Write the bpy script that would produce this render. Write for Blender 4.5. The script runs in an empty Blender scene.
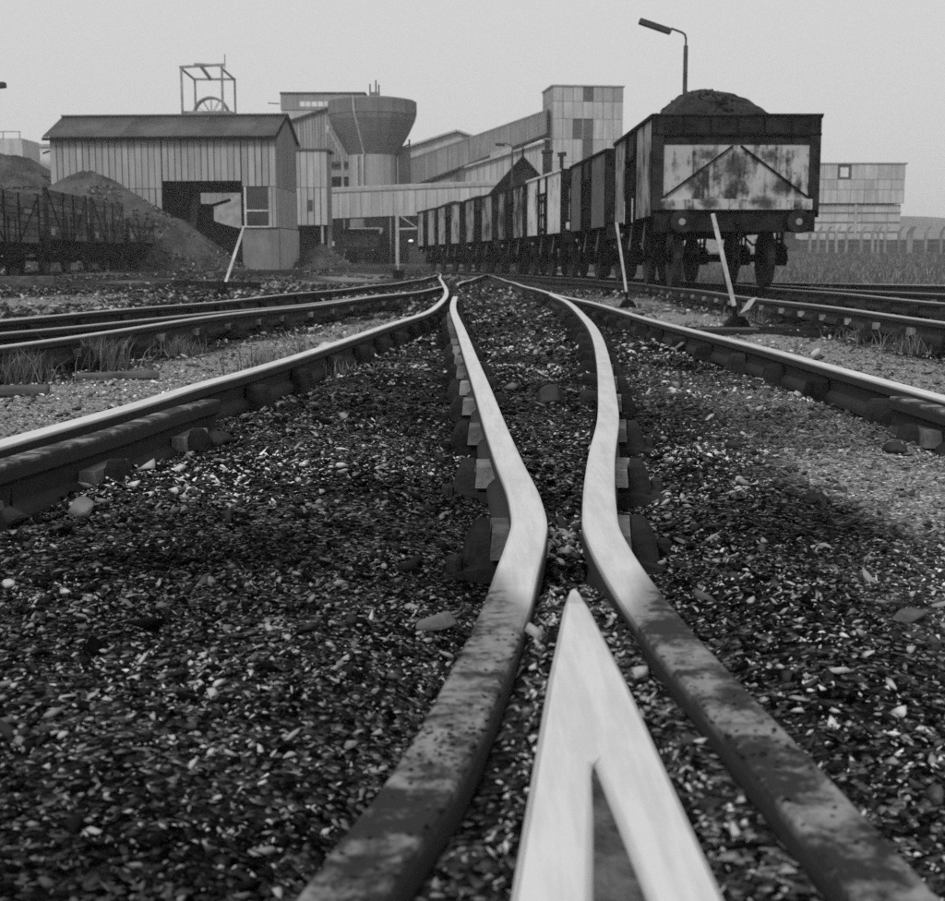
import bpy, bmesh, math, random
import numpy as np
from mathutils import Vector, Matrix

random.seed(7)
rng = np.random.default_rng(7)
S = bpy.context.scene
COL = S.collection
R = math.radians

# ------------------------------------------------------------------ camera
CAM_Z = 0.59
cam_d = bpy.data.cameras.new('camera')
cam = bpy.data.objects.new('camera', cam_d)
COL.objects.link(cam)
cam.location = (0, 0, CAM_Z)
cam.rotation_euler = (R(90) - math.atan((450.5 - 262) / 1350), 0, 0)
cam_d.sensor_width = 36
cam_d.lens = 36 * 1350 / 945
cam_d.clip_start = 0.02
cam_d.clip_end = 3000
cam_d.dof.use_dof = True
cam_d.dof.focus_distance = 3.6
cam_d.dof.aperture_fstop = 11
S.camera = cam

# ------------------------------------------------------------------ sky, sun, exposure (black and white film: all greys)
SUN_EL, SUN_AZ = R(42), R(205)      # azimuth clockwise from +Y: behind the camera, a little to the left
W = bpy.data.worlds.new('World')
S.world = W
W.use_nodes = True
nt = W.node_tree
nt.nodes.clear()
sky = nt.nodes.new('ShaderNodeTexSky')
sky.sky_type = 'NISHITA'
sky.sun_disc = False
sky.sun_elevation = SUN_EL
sky.sun_rotation = SUN_AZ
sky.air_density = 1.0
sky.dust_density = 8.0
bw = nt.nodes.new('ShaderNodeRGBToBW')
mixc = nt.nodes.new('ShaderNodeMix')      # an even cloud veil over the clear sky
mixc.data_type = 'FLOAT'
mixc.inputs[0].default_value = 0.80
mixc.inputs[3].default_value = 7.85
bg = nt.nodes.new('ShaderNodeBackground')
bg.inputs[1].default_value = 0.1
out = nt.nodes.new('ShaderNodeOutputWorld')
nt.links.new(sky.outputs[0], bw.inputs[0])
nt.links.new(bw.outputs[0], mixc.inputs[2])
nt.links.new(mixc.outputs[0], bg.inputs[0])
nt.links.new(bg.outputs[0], out.inputs[0])

sun_d = bpy.data.lights.new('sun', 'SUN')
sun_d.energy = 1.4
sun_d.angle = R(14)
sun_d.color = (1, 1, 1)
sun = bpy.data.objects.new('sun', sun_d)
COL.objects.link(sun)
sd = Vector((math.sin(SUN_AZ) * math.cos(SUN_EL), math.cos(SUN_AZ) * math.cos(SUN_EL), math.sin(SUN_EL)))
sun.rotation_euler = sd.to_track_quat('Z', 'Y').to_euler()
sun.location = (0, 0, 60)

S.view_settings.view_transform = 'Standard'
S.view_settings.look = 'None'
S.view_settings.exposure = 0.0
S.view_settings.gamma = 1
S.render.engine = 'CYCLES'
S.cycles.max_bounces = 5
S.cycles.diffuse_bounces = 2
S.cycles.glossy_bounces = 2
S.cycles.volume_bounces = 0
S.cycles.use_denoising = False

# ------------------------------------------------------------------ materials
def newmat(name):
    m = bpy.data.materials.new(name)
    m.use_nodes = True
    n = m.node_tree.nodes
    n.clear()
    b = n.new('ShaderNodeBsdfPrincipled')
    o = n.new('ShaderNodeOutputMaterial')
    m.node_tree.links.new(b.outputs[0], o.inputs[0])
    return m, m.node_tree, b

def nd(t, kind, **kw):
    x = t.nodes.new(kind)
    for k, v in kw.items():
        setattr(x, k, v)
    return x

def math_(t, op, a, b=None, c=None, clamp=False):
    x = nd(t, 'ShaderNodeMath', operation=op, use_clamp=clamp)
    for i, v in enumerate((a, b, c)):
        if v is None:
            continue
        if isinstance(v, (int, float)):
            x.inputs[i].default_value = v
        else:
            t.links.new(v, x.inputs[i])
    return x.outputs[0]

def ramp(t, src, lo, hi, a=0.0, b=1.0):
    x = nd(t, 'ShaderNodeMapRange', interpolation_type='SMOOTHSTEP')
    t.links.new(src, x.inputs[0])
    for i, v in zip((1, 2, 3, 4), (lo, hi, a, b)):
        x.inputs[i].default_value = v
    return x.outputs[0]

def mixf(t, f, a, b):
    x = nd(t, 'ShaderNodeMix', data_type='FLOAT')
    for i, v in zip((0, 2, 3), (f, a, b)):
        if isinstance(v, (int, float)):
            x.inputs[i].default_value = v
        else:
            t.links.new(v, x.inputs[i])
    return x.outputs[0]

def coords(t, scale=(1, 1, 1), rnd=True, space='Object'):
    tc = nd(t, 'ShaderNodeTexCoord')
    mp = nd(t, 'ShaderNodeMapping')
    mp.inputs['Scale'].default_value = scale
    t.links.new(tc.outputs[space], mp.inputs[0])
    if rnd:
        oi = nd(t, 'ShaderNodeObjectInfo')
        mu = math_(t, 'MULTIPLY', oi.outputs['Random'], 57.0)
        cb = nd(t, 'ShaderNodeCombineXYZ')
        t.links.new(mu, cb.inputs[0]); t.links.new(mu, cb.inputs[1])
        t.links.new(cb.outputs[0], mp.inputs['Location'])
    return mp.outputs[0]

def noise(t, vec, scale, detail=4, rough=0.55, dist=0.0):
    x = nd(t, 'ShaderNodeTexNoise')
    t.links.new(vec, x.inputs['Vector'])
    x.inputs['Scale'].default_value = scale
    x.inputs['Detail'].default_value = detail
    x.inputs['Roughness'].default_value = rough
    x.inputs['Distortion'].default_value = dist
    return x.outputs[0]

def bump(t, b, h, strength, dist):
    x = nd(t, 'ShaderNodeBump')
    x.inputs['Strength'].default_value = strength
    x.inputs['Distance'].default_value = dist
    t.links.new(h, x.inputs['Height'])
    t.links.new(x.outputs[0], b.inputs['Normal'])

def weathered(name, lo, hi, scale=1.0, streak=0.0, rough=0.8, var=0.12, bmp=0.3, fine=30.0, metal=0.0, spec=0.03, sdir='Z'):
    """grey surface mottled between lo and hi; optional vertical streaks; each object differs by +-var"""
    m, t, b = newmat(name)
    v = coords(t)
    f = ramp(t, noise(t, v, scale, 6, 0.62), 0.3, 0.7)
    if streak:
        sc = (6, 6, 0.35) if sdir == 'Z' else (0.35, 6, 6)
        s = ramp(t, noise(t, coords(t, sc), scale * 1.5, 4), 0.35, 0.7)
        f = mixf(t, streak, f, s)
    fn = noise(t, v, fine, 4, 0.7)
    f = math_(t, 'ADD', f, math_(t, 'MULTIPLY_ADD', fn, 0.5, -0.25), clamp=True)
    c = mixf(t, f, lo, hi)
    oi = nd(t, 'ShaderNodeObjectInfo')
    k = math_(t, 'MULTIPLY_ADD', oi.outputs['Random'], 2 * var, 1 - var)
    c = math_(t, 'MULTIPLY', c, k)
    t.links.new(c, b.inputs['Base Color'])
    b.inputs['Roughness'].default_value = rough
    b.inputs['Metallic'].default_value = metal
    b.inputs['Specular IOR Level'].default_value = spec
    if bmp:
        bump(t, b, fn, bmp, 0.01)
    return m

def paint(name, tone, rust=0.4, blobs=(), rusttone=0.025, stretch=0.5):
    """old wagon paint: pale or grey coat, rust showing in patches, specks and runs; blobs = (x, z, rx, rz) patches of bare rust"""
    m, t, b = newmat(name)
    v = coords(t)
    big = noise(t, v, 1.6, 5, 0.65)
    run = noise(t, coords(t, (5, 5, 0.5)), 2.2, 5, 0.6)
    f = ramp(t, math_(t, 'ADD', math_(t, 'MULTIPLY', big, 1 - stretch), math_(t, 'MULTIPLY', run, stretch)), 0.62 - 0.28 * rust, 0.74 - 0.28 * rust)
    specks = ramp(t, noise(t, v, 9.0, 3, 0.6), 0.66, 0.7)
    f = math_(t, 'MAXIMUM', f, specks)
    if blobs:
        tc = nd(t, 'ShaderNodeTexCoord')
        sp = nd(t, 'ShaderNodeSeparateXYZ')
        t.links.new(tc.outputs['Object'], sp.inputs[0])
        dn = math_(t, 'MULTIPLY_ADD', noise(t, tc.outputs['Object'], 7.0, 5, 0.75), 2.4, -1.2)
        for (x, z, rx, rz) in blobs:
            dx = math_(t, 'DIVIDE', math_(t, 'SUBTRACT', sp.outputs[0], x), rx)
            dz = math_(t, 'DIVIDE', math_(t, 'SUBTRACT', sp.outputs[2], z), rz)
            d = math_(t, 'SQRT', math_(t, 'ADD', math_(t, 'MULTIPLY', dx, dx), math_(t, 'MULTIPLY', dz, dz)))
            d = math_(t, 'ADD', d, dn)
            f = math_(t, 'MAXIMUM', f, ramp(t, d, 1.30, 0.25, 0.0, 0.92))
    fine = noise(t, v, 40.0, 3, 0.7)
    tn = math_(t, 'MULTIPLY', tone, math_(t, 'MULTIPLY_ADD', noise(t, v, 0.9, 3), 0.7, 0.62))
    tn = math_(t, 'MULTIPLY', tn, math_(t, 'MULTIPLY_ADD', fine, 0.3, 0.85))
    c = mixf(t, f, tn, math_(t, 'MULTIPLY_ADD', fine, rusttone * 1.6, rusttone * 0.3))
    t.links.new(c, b.inputs['Base Color'])
    t.links.new(mixf(t, f, 0.6, 0.9), b.inputs['Roughness'])
    b.inputs['Specular IOR Level'].default_value = 0.15
    bump(t, b, math_(t, 'ADD', fine, f), 0.25, 0.006)
    return m

M = {}
M['iron'] = weathered('black_iron', 0.003, 0.014, 3, 0, 0.75, 0.2, 0.4, 40)
M['iron_brown'] = weathered('rusted_iron', 0.01, 0.038, 4, 0, 0.85, 0.25, 0.6, 60)
M['tyre'] = weathered('wheel_tyre', 0.05, 0.10, 6, 0, 0.45, 0.1, 0.1, 40, metal=0.6)
M['white'] = weathered('white_paint', 0.35, 0.72, 6, 0.3, 0.6, 0.05, 0.2, 50)
M['timber'] = weathered('old_timber', 0.05, 0.16, 2, 0.6, 0.9, 0.2, 0.5, 40, sdir='X')
M['timber_dark'] = weathered('tarred_timber', 0.008, 0.04, 2, 0.4, 0.9, 0.25, 0.5, 40, sdir='X')
M['key'] = weathered('key_wood', 0.1, 0.3, 8, 0, 0.9, 0.35, 0.5, 60)
M['coal'] = weathered('coal', 0.004, 0.022, 3, 0, 0.6, 0.1, 1.0, 9, spec=0.15)
M['spoil'] = weathered('pale_spoil', 0.16, 0.26, 2, 0, 0.95, 0.1, 0.6, 12)
M['slack'] = weathered('slack_heap', 0.03, 0.1, 0.8, 0.0, 0.9, 0.1, 1.0, 6)
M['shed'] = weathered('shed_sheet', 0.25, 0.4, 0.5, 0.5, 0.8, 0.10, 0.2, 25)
M['shed_shaded'] = weathered('shaded_shed_sheet', 0.17, 0.28, 0.5, 0.5, 0.8, 0.10, 0.2, 25)  # darker copy of the shed sheet; the gable side's shade is in its colour
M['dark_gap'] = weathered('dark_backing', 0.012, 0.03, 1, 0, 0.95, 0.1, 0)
M['roof'] = weathered('roof_sheet', 0.08, 0.15, 0.6, 0.2, 0.85, 0.1, 0.2, 20)
M['render'] = weathered('rendered_plinth', 0.13, 0.24, 0.9, 0.3, 0.9, 0.1, 0.4, 20)
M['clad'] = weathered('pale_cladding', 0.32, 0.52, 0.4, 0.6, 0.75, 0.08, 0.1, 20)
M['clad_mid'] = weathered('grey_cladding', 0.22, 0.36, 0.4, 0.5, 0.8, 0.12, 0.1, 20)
M['clad_dark'] = weathered('dark_cladding', 0.07, 0.12, 0.5, 0.4, 0.85, 0.12, 0.1, 20)
M['concrete'] = weathered('hopper_concrete', 0.14, 0.22, 0.5, 0.4, 0.9, 0.08, 0.2, 12)
M['concrete_pale'] = weathered('pale_concrete', 0.34, 0.52, 0.8, 0.4, 0.9, 0.12, 0.3, 15)
M['dark_wall'] = weathered('dark_wall', 0.014, 0.035, 0.7, 0.3, 0.95, 0.1, 0.2, 15)  # near-black base colour for walls and the lean-to recess panel
M['steelwork'] = weathered('steelwork', 0.16, 0.3, 1, 0, 0.7, 0.15, 0.1, 20)
M['pale_steel'] = weathered('pale_steelwork', 0.3, 0.5, 2, 0.2, 0.7, 0.1, 0.1, 20)
M['glass'] = weathered('window_glass', 0.02, 0.05, 1, 0, 0.12, 0.1, 0, spec=0.6)
M['bright_glass'] = weathered('pale_glass', 0.55, 0.75, 1, 0, 0.3, 0.05, 0)  # plain pale base colour, for panes and the far hall wall
M['slate'] = weathered('slate', 0.008, 0.025, 1, 0, 0.7, 0.1, 0.2, 20)
M['brick_dark'] = weathered('sooty_brick', 0.02, 0.05, 3, 0, 0.9, 0.1, 0.4, 15)
M['lampgrey'] = weathered('lamp_metal', 0.05, 0.08, 3, 0, 0.6, 0.1, 0.1, 20)
M['hill'] = weathered('hill_scrub', 0.10, 0.2, 0.03, 0, 1.0, 0.0, 0.0, 0.2)
M['wagon_wood'] = weathered('wagon_planks', 0.035, 0.2, 1.5, 0.5, 0.9, 0.45, 0.6, 30, sdir='X')
M['patch'] = weathered('pale_patch', 0.25, 0.4, 4, 0, 0.8, 0.1, 0.1)
M['pale_stone'] = weathered('pale_stone', 0.08, 0.18, 9, 0, 0.8, 0.2, 0.5, 50)
M['dark_stone'] = weathered('dark_stone', 0.02, 0.05, 9, 0, 0.7, 0.2, 0.5, 50)
M['groove'] = weathered('groove_dirt', 0.015, 0.16, 22, 0, 0.9, 0.0, 1.0, 90)
def grassmat(name, lo, hi):
    m, t, b = newmat(name)
    a = nd(t, 'ShaderNodeAttribute', attribute_name='tone')
    t.links.new(mixf(t, a.outputs['Fac'], lo, hi), b.inputs['Base Color'])
    b.inputs['Roughness'].default_value = 0.8
    return m
M['grass'] = grassmat('grass', 0.07, 0.30)
M['tuft'] = grassmat('tuft_grass', 0.05, 0.24)
def glowmat():  # emissive surface standing for light through openings, not a lamp
    m, t, b = newmat('opening_glow')
    b.inputs['Base Color'].default_value = (0.8, 0.8, 0.8, 1)
    b.inputs['Emission Color'].default_value = (1, 1, 1, 1)
    b.inputs['Emission Strength'].default_value = 0.6
    return m
M['lit'] = glowmat()

def railmat():
    """steel rail: running band polished where wheels touch (attribute wear), rust and dirt elsewhere"""
    m, t, b = newmat('rail_steel')
    v = coords(t, rnd=False)
    w = nd(t, 'ShaderNodeAttribute', attribute_name='wear').outputs['Fac']
    n1 = noise(t, v, 11, 6, 0.7)
    n2 = noise(t, v, 90, 4, 0.7)
    sc = noise(t, coords(t, (9, 0.7, 1), False), 30, 3, 0.6)
    dirt = ramp(t, math_(t, 'ADD', math_(t, 'MULTIPLY', n1, .7), math_(t, 'MULTIPLY', noise(t, v, 38, 5, .75), .3)), 0.40, 0.55)
    rough_c = mixf(t, dirt, 0.24, 0.006)
    rough_c = math_(t, 'MULTIPLY', rough_c, math_(t, 'MULTIPLY_ADD', n2, 0.9, 0.5))
    polished = math_(t, 'ADD', math_(t, 'MULTIPLY_ADD', sc, 0.08, 0.96), math_(t, 'MULTIPLY_ADD', n1, 0.16, -0.08))
    n3 = noise(t, v, 26, 6, 0.75)
    wf = ramp(t, math_(t, 'ADD', w, math_(t, 'MULTIPLY_ADD', n3, 1.1, -0.55)), 0.36, 0.62)
    side = nd(t, 'ShaderNodeAttribute', attribute_name='side').outputs['Fac']
    sidec = math_(t, 'MULTIPLY_ADD', n1, 0.022, 0.0)
    nontop = mixf(t, side, rough_c, sidec)
    wf = math_(t, 'MULTIPLY', wf, math_(t, 'SUBTRACT', 1.0, side))
    st = noise(t, coords(t, (16, 1.1, 1), False), 3.0, 5, 0.65)
    polished = math_(t, 'MULTIPLY', polished, ramp(t, st, 0.36, 0.66, 0.86, 1.04))
    polished = math_(t, 'MULTIPLY', polished, ramp(t, noise(t, v, 60, 4, 0.8), 0.72, 0.76, 1.0, 0.6))
    polished = math_(t, 'MULTIPLY', polished, ramp(t, w, 0.55, 0.98, 0.35, 1.0))
    t.links.new(mixf(t, wf, nontop, polished), b.inputs['Base Color'])
    t.links.new(wf, b.inputs['Metallic'])
    t.links.new(mixf(t, wf, 0.85, math_(t, 'MULTIPLY_ADD', n1, 0.15, 0.27)), b.inputs['Roughness'])
    bump(t, b, math_(t, 'ADD', math_(t, 'MULTIPLY', n2, 0.5), n1), 0.12, 0.004)
    return m
M['rail'] = railmat()

def groundmat():
    m, t, b = newmat('ash_ground')
    v = coords(t, rnd=False)
    pale = nd(t, 'ShaderNodeAttribute', attribute_name='pale').outputs['Fac']
    green = nd(t, 'ShaderNodeAttribute', attribute_name='field').outputs['Fac']
    vo = nd(t, 'ShaderNodeTexVoronoi')
    vo.inputs['Scale'].default_value = 120
    t.links.new(v, vo.inputs['Vector'])
    cell = nd(t, 'ShaderNodeRGBToBW')
    t.links.new(vo.outputs['Color'], cell.inputs[0])
    vo2 = nd(t, 'ShaderNodeTexVoronoi')
    vo2.inputs['Scale'].default_value = 34
    t.links.new(v, vo2.inputs['Vector'])
    cell2 = nd(t, 'ShaderNodeRGBToBW')
    t.links.new(vo2.outputs['Color'], cell2.inputs[0])
    n1 = noise(t, v, 0.9, 6, 0.65)
    n2 = noise(t, v, 22, 5, 0.75)
    k = math_(t, 'MULTIPLY', math_(t, 'POWER', cell.outputs[0], 5.0), 9.0)
    k2 = math_(t, 'MULTIPLY', math_(t, 'POWER', cell2.outputs[0], 2.5), 0.9)
    dark = math_(t, 'MULTIPLY_ADD', math_(t, 'ADD', k, k2), 0.05, 0.0015)
    dark = math_(t, 'MULTIPLY', dark, ramp(t, n1, 0.3, 0.7, 0.15, 1.5))
    pl = math_(t, 'MULTIPLY_ADD', math_(t, 'ADD', math_(t, 'MULTIPLY', k, .5), n2), 0.22, 0.085)
    pf = ramp(t, math_(t, 'ADD', pale, math_(t, 'MULTIPLY_ADD', n2, 0.9, -0.45)), 0.15, 0.85)
    c = mixf(t, pf, dark, pl)
    c = mixf(t, green, c, math_(t, 'MULTIPLY_ADD', n2, 0.14, 0.03))
    t.links.new(c, b.inputs['Base Color'])
    b.inputs['Roughness'].default_value = 0.9
    b.inputs['Specular IOR Level'].default_value = 0.0
    h = math_(t, 'ADD', math_(t, 'MULTIPLY', math_(t, 'SUBTRACT', 1.0, vo.outputs['Distance']), 0.5), math_(t, 'ADD', n2, math_(t, 'MULTIPLY', cell2.outputs[0], 0.8)))
    bump(t, b, h, 1.0, 0.02)
    return m
M['ground'] = groundmat()

def stonemat():
    m, t, b = newmat('ballast_stone')
    a = nd(t, 'ShaderNodeAttribute', attribute_name='tone')
    v = coords(t, rnd=False)
    n = noise(t, v, 130, 4, 0.7)
    c = math_(t, 'MULTIPLY', a.outputs['Fac'], math_(t, 'MULTIPLY_ADD', n, 0.9, 0.55))
    t.links.new(c, b.inputs['Base Color'])
    b.inputs['Roughness'].default_value = 0.6
    b.inputs['Specular IOR Level'].default_value = 0.03
    bump(t, b, n, 0.5, 0.004)
    return m
M['stone'] = stonemat()

# ------------------------------------------------------------------ mesh helpers
class MB:
    def __init__(s):
        s.v, s.f = [], []
    def add(s, vs, fs):
        k = len(s.v)
        s.v += [tuple(p) for p in vs]
        s.f += [tuple(i + k for i in f) for f in fs]
        return s
    def box(s, x0, x1, y0, y1, z0, z1, ch=0.0):
        if ch:
            xs = [(x0 + ch, y0), (x1 - ch, y0), (x1, y0 + ch), (x1, y1 - ch), (x1 - ch, y1), (x0 + ch, y1), (x0, y1 - ch), (x0, y0 + ch)]
            return s.prism(xs, z0, z1)
        return s.add([(x0, y0, z0), (x1, y0, z0), (x1, y1, z0), (x0, y1, z0), (x0, y0, z1), (x1, y0, z1), (x1, y1, z1), (x0, y1, z1)],
                     [(0, 3, 2, 1), (4, 5, 6, 7), (0, 1, 5, 4), (1, 2, 6, 5), (2, 3, 7, 6), (3, 0, 4, 7)])
    def prism(s, poly, a, b, axis='z'):
        n = len(poly)
        def P(p, q):
            return (p[0], p[1], q) if axis == 'z' else (p[0], q, p[1]) if axis == 'y' else (q, p[0], p[1])
        vs = [P(p, a) for p in poly] + [P(p, b) for p in poly]
        fs = [tuple(range(n))[::-1], tuple(range(n, 2 * n))]
        fs += [(i, (i + 1) % n, n + (i + 1) % n, n + i) for i in range(n)]
        return s.add(vs, fs)
    def hexa(s, a, b):
        """a, b: four points each, two opposite faces"""
        return s.add(list(a) + list(b), [(3, 2, 1, 0), (4, 5, 6, 7), (0, 1, 5, 4), (1, 2, 6, 5), (2, 3, 7, 6), (3, 0, 4, 7)])
    def bar(s, p0, p1, w, h, up=(0, 0, 1)):
        p0, p1 = Vector(p0), Vector(p1)
        d = (p1 - p0).normalized()
        u = d.cross(Vector(up))
        if u.length < 1e-4:
            u = d.cross(Vector((1, 0, 0)))
        u.normalize()
        n = u.cross(d)
        u, n = u * w / 2, n * h / 2
        return s.hexa([p0 - u - n, p0 + u - n, p0 + u + n, p0 - u + n], [p1 - u - n, p1 + u - n, p1 + u + n, p1 - u + n])
    def tube(s, pts, r, n=8, cap=True):
        pts = [Vector(p) for p in pts]
        rs = r if isinstance(r, (list, tuple)) else [r] * len(pts)
        vs, fs = [], []
        for i, p in enumerate(pts):
            d = (pts[min(i + 1, len(pts) - 1)] - pts[max(i - 1, 0)]).normalized()
            u = d.cross(Vector((0, 0, 1)))
            if u.length < 1e-3:
                u = d.cross(Vector((0, 1, 0)))
            u.normalize()
            w = u.cross(d)
            for k in range(n):
                a = 2 * math.pi * k / n
                vs.append(p + (u * math.cos(a) + w * math.sin(a)) * rs[i])
        for i in range(len(pts) - 1):
            for k in range(n):
                fs.append((i * n + k, i * n + (k + 1) % n, (i + 1) * n + (k + 1) % n, (i + 1) * n + k))
        if cap:
            fs.append(tuple(range(n))[::-1])
            fs.append(tuple(range((len(pts) - 1) * n, len(pts) * n)))
        return s.add(vs, fs)
    def lathe(s, prof, n=24, o=(0, 0, 0), axis='z'):
        vs, fs = [], []
        for (r, h) in prof:
            for k in range(n):
                a = 2 * math.pi * k / n
                c, q = r * math.cos(a), r * math.sin(a)
                p = (c, q, h) if axis == 'z' else (h, c, q) if axis == 'x' else (c, h, q)
                vs.append((p[0] + o[0], p[1] + o[1], p[2] + o[2]))
        for i in range(len(prof) - 1):
            for k in range(n):
                fs.append((i * n + k, i * n + (k + 1) % n, (i + 1) * n + (k + 1) % n, (i + 1) * n + k))
        fs.append(tuple(range(n))[::-1])
        fs.append(tuple(range((len(prof) - 1) * n, len(prof) * n)))
        return s.add(vs, fs)
    def mesh(s, name):
        me = bpy.data.meshes.new(name)
        me.from_pydata(s.v, [], s.f)
        bm = bmesh.new()
        bm.from_mesh(me)
        bmesh.ops.recalc_face_normals(bm, faces=bm.faces)
        bm.to_mesh(me)
        bm.free()
        return me
    def build(s, name, mat, parent=None, loc=(0, 0, 0), rz=0, smooth=False, bevel=0):
        me = s.mesh(name)
        me.materials.append(M[mat] if isinstance(mat, str) else mat)
        if smooth:
            me.polygons.foreach_set('use_smooth', [True] * len(me.polygons))
        o = bpy.data.objects.new(name, me)
        COL.objects.link(o)
        o.parent = parent
        o.location = loc
        o.rotation_euler = (0, 0, rz)
        if bevel:
            bv = o.modifiers.new('bevel', 'BEVEL')
            bv.width = bevel
            bv.segments = 2
            bv.limit_method = 'ANGLE'
        return o

def inst(me, name, parent, loc, rz=0, scale=(1, 1, 1)):
    o = bpy.data.objects.new(name, me)
    COL.objects.link(o)
    o.parent = parent
    o.location = loc
    o.rotation_euler = (0, 0, rz)
    o.scale = scale
    return o

def tag(o, label, cat=None, group=None, kind=None):
    o['label'] = label
    if cat:
        o['category'] = cat
    if group:
        o['group'] = group
    if kind:
        o['kind'] = kind
    return o

def thing(name, label, cat, loc=(0, 0, 0), rz=0, group=None):
    o = bpy.data.objects.new(name, None)
    COL.objects.link(o)
    o.location = loc
    o.rotation_euler = (0, 0, rz)
    return tag(o, label, cat, group)

# ------------------------------------------------------------------ noise and terrain
def hash2(ix, iy, seed):
    h = (ix.astype(np.int64) * 374761393 + iy.astype(np.int64) * 668265263 + seed * 1442695041) & 0xffffffff
    h = ((h ^ (h >> 13)) * 1274126177) & 0xffffffff
    return ((h ^ (h >> 16)) & 0xffff) / 65535.0

def vnoise(x, y, seed=0):
    ix, iy = np.floor(x), np.floor(y)
    fx, fy = x - ix, y - iy
    fx, fy = fx * fx * (3 - 2 * fx), fy * fy * (3 - 2 * fy)
    a, b = hash2(ix, iy, seed), hash2(ix + 1, iy, seed)
    c, d = hash2(ix, iy + 1, seed), hash2(ix + 1, iy + 1, seed)
    return (a * (1 - fx) + b * fx) * (1 - fy) + (c * (1 - fx) + d * fx) * fy - 0.5

def ss(x):
    x = np.clip(x, 0, 1)
    return x * x * (3 - 2 * x)

# rail lines: (x, y) on the ground, camera end first where they run towards it
LCLOS = [(-.30, -.5), (-.20, .3), (-.12, .7), (-.085, .9), (-.046, 1.065), (-.022, 1.2), (.006, 1.39), (.042, 1.66), (.062, 1.86), (.083, 2.07),
         (.095, 2.22), (.097, 2.40), (.08, 2.93), (.057, 3.73), (.041, 4.39), (-.002, 5.98), (-.067, 8.4), (-.13, 10.6), (-.19, 13.2), (-.215, 17.0)]
RCLOS = [(.36, -.5), (.33, .3), (.308, .7), (.289, .9), (.264, 1.183), (.250, 1.326), (.234, 1.506), (.217, 1.789), (.211, 2.03),
         (.213, 2.2), (.224, 2.34), (.282, 2.93), (.377, 3.73), (.456, 4.56), (.57, 5.86), (.708, 7.63), (.896, 10.9), (1.025, 14.7), (1.075, 18.6)]
RSTOCK = [(1.62, -3), (1.56, 2), (1.515, 4.31), (1.495, 5.5), (1.478, 6.6), (1.411, 8.4), (1.345, 11.6), (1.285, 14.0), (1.19, 16.4), (1.09, 19.3),
          (.99, 22.5), (.88, 28), (.72, 37), (.60, 45), (.2, 58)]
LSTOCK = [(-1.40, 0), (-1.20, 2.6), (-1.136, 3.22), (-1.025, 4.14), (-.97, 4.79), (-.929, 5.1), (-.842, 5.98), (-.733, 7.34), (-.56, 9.5), (-.433, 11.2),
          (-.352, 14.0), (-.335, 16.0), (-.365, 19.0), (-.55, 26), (-.86, 36), (-1.18, 50), (-1.6, 60)]
LNEAR = [(-3.2, 1.0), (-2.85, 4.0), (-2.442, 7.0), (-2.113, 10.5), (-1.889, 12.2), (-1.62, 14.0), (-1.21, 17.0), (-.83, 20.0), (-.49, 24.2)]
LNEAR2 = [(-.30, 27.5), (-.05, 33), (.25, 41), (.52, 49)]
LBLADE = [(-4.2, 3.5), (-2.9, 8.4), (-2.27, 11.2), (-1.62, 15.0), (-1.05, 18.6)]
LFAR = [(-4.75, 2), (-4.05, 6.5), (-3.537, 10.1), (-2.95, 14.1), (-2.52, 17.9), (-2.05, 22.3), (-1.70, 26.5), (-1.35, 33), (-1.17, 45)]
CHECKL = [(-1.24, 1.4), (-1.085, 2.6), (-1.036, 2.93), (-.946, 3.48), (-.868, 4.12), (-.835, 4.30)]
CHECKR = [(1.45, 1.8), (1.42, 3.2), (1.412, 3.9), (1.405, 4.18), (1.395, 4.40)]
WAG_C = [(3.95, -4), (3.95, 9), (3.96, 14), (3.97, 21), (3.9, 26), (3.62, 31), (2.98, 36), (2.3, 42), (1.35, 47.5), (.5, 52), (-.25, 56), (-1.05, 60.3), (-2.2, 66)]
FARC = [(5.05, 24.5), (5.38, 21.6), (5.9, 16.9), (6.6, 11)]
FARD = [(4.75, 26.0), (5.87, 24.0), (7.4, 21.6), (9.4, 18.6), (12, 15)]

def catmull(pts, step):
    pts = [Vector((p[0], p[1])) for p in pts]
    P = [pts[0] * 2 - pts[1]] + pts + [pts[-1] * 2 - pts[-2]]
    outp = []
    for i in range(1, len(P) - 2):
        p0, p1, p2, p3 = P[i - 1:i + 3]
        L = (p2 - p1).length
        # centripetal tangents limited by neighbouring spans
        t0 = (p1 - p0).length or L
        t2 = (p3 - p2).length or L
        m1 = ((p1 - p0) / t0 * L + (p2 - p1) / L * t0) / (t0 + L) * L
        m2 = ((p2 - p1) / L * t2 + (p3 - p2) / t2 * L) / (t2 + L) * L
        yv = (p1.y + p2.y) / 2
        n = max(2, int(L / max(step, 0.018 * abs(yv))))
        for k in range(n):
            t = k / n
            h00, h10 = 2 * t**3 - 3 * t**2 + 1, t**3 - 2 * t**2 + t
            h01, h11 = -2 * t**3 + 3 * t**2, t**3 - t**2
            outp.append(p1 * h00 + m1 * h10 + p2 * h01 + m2 * h11)
    outp.append(pts[-1])
    return outp

def offset(pts, d):
    r = []
    for i, p in enumerate(pts):
        t = (pts[min(i + 1, len(pts) - 1)] - pts[max(i - 1, 0)]).normalized()
        r.append(p + Vector((t.y, -t.x)) * d)
    return r

def xat(line, y):
    ys = np.array([p[1] for p in line]); xs = np.array([p[0] for p in line])
    return np.interp(y, ys, xs)

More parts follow.
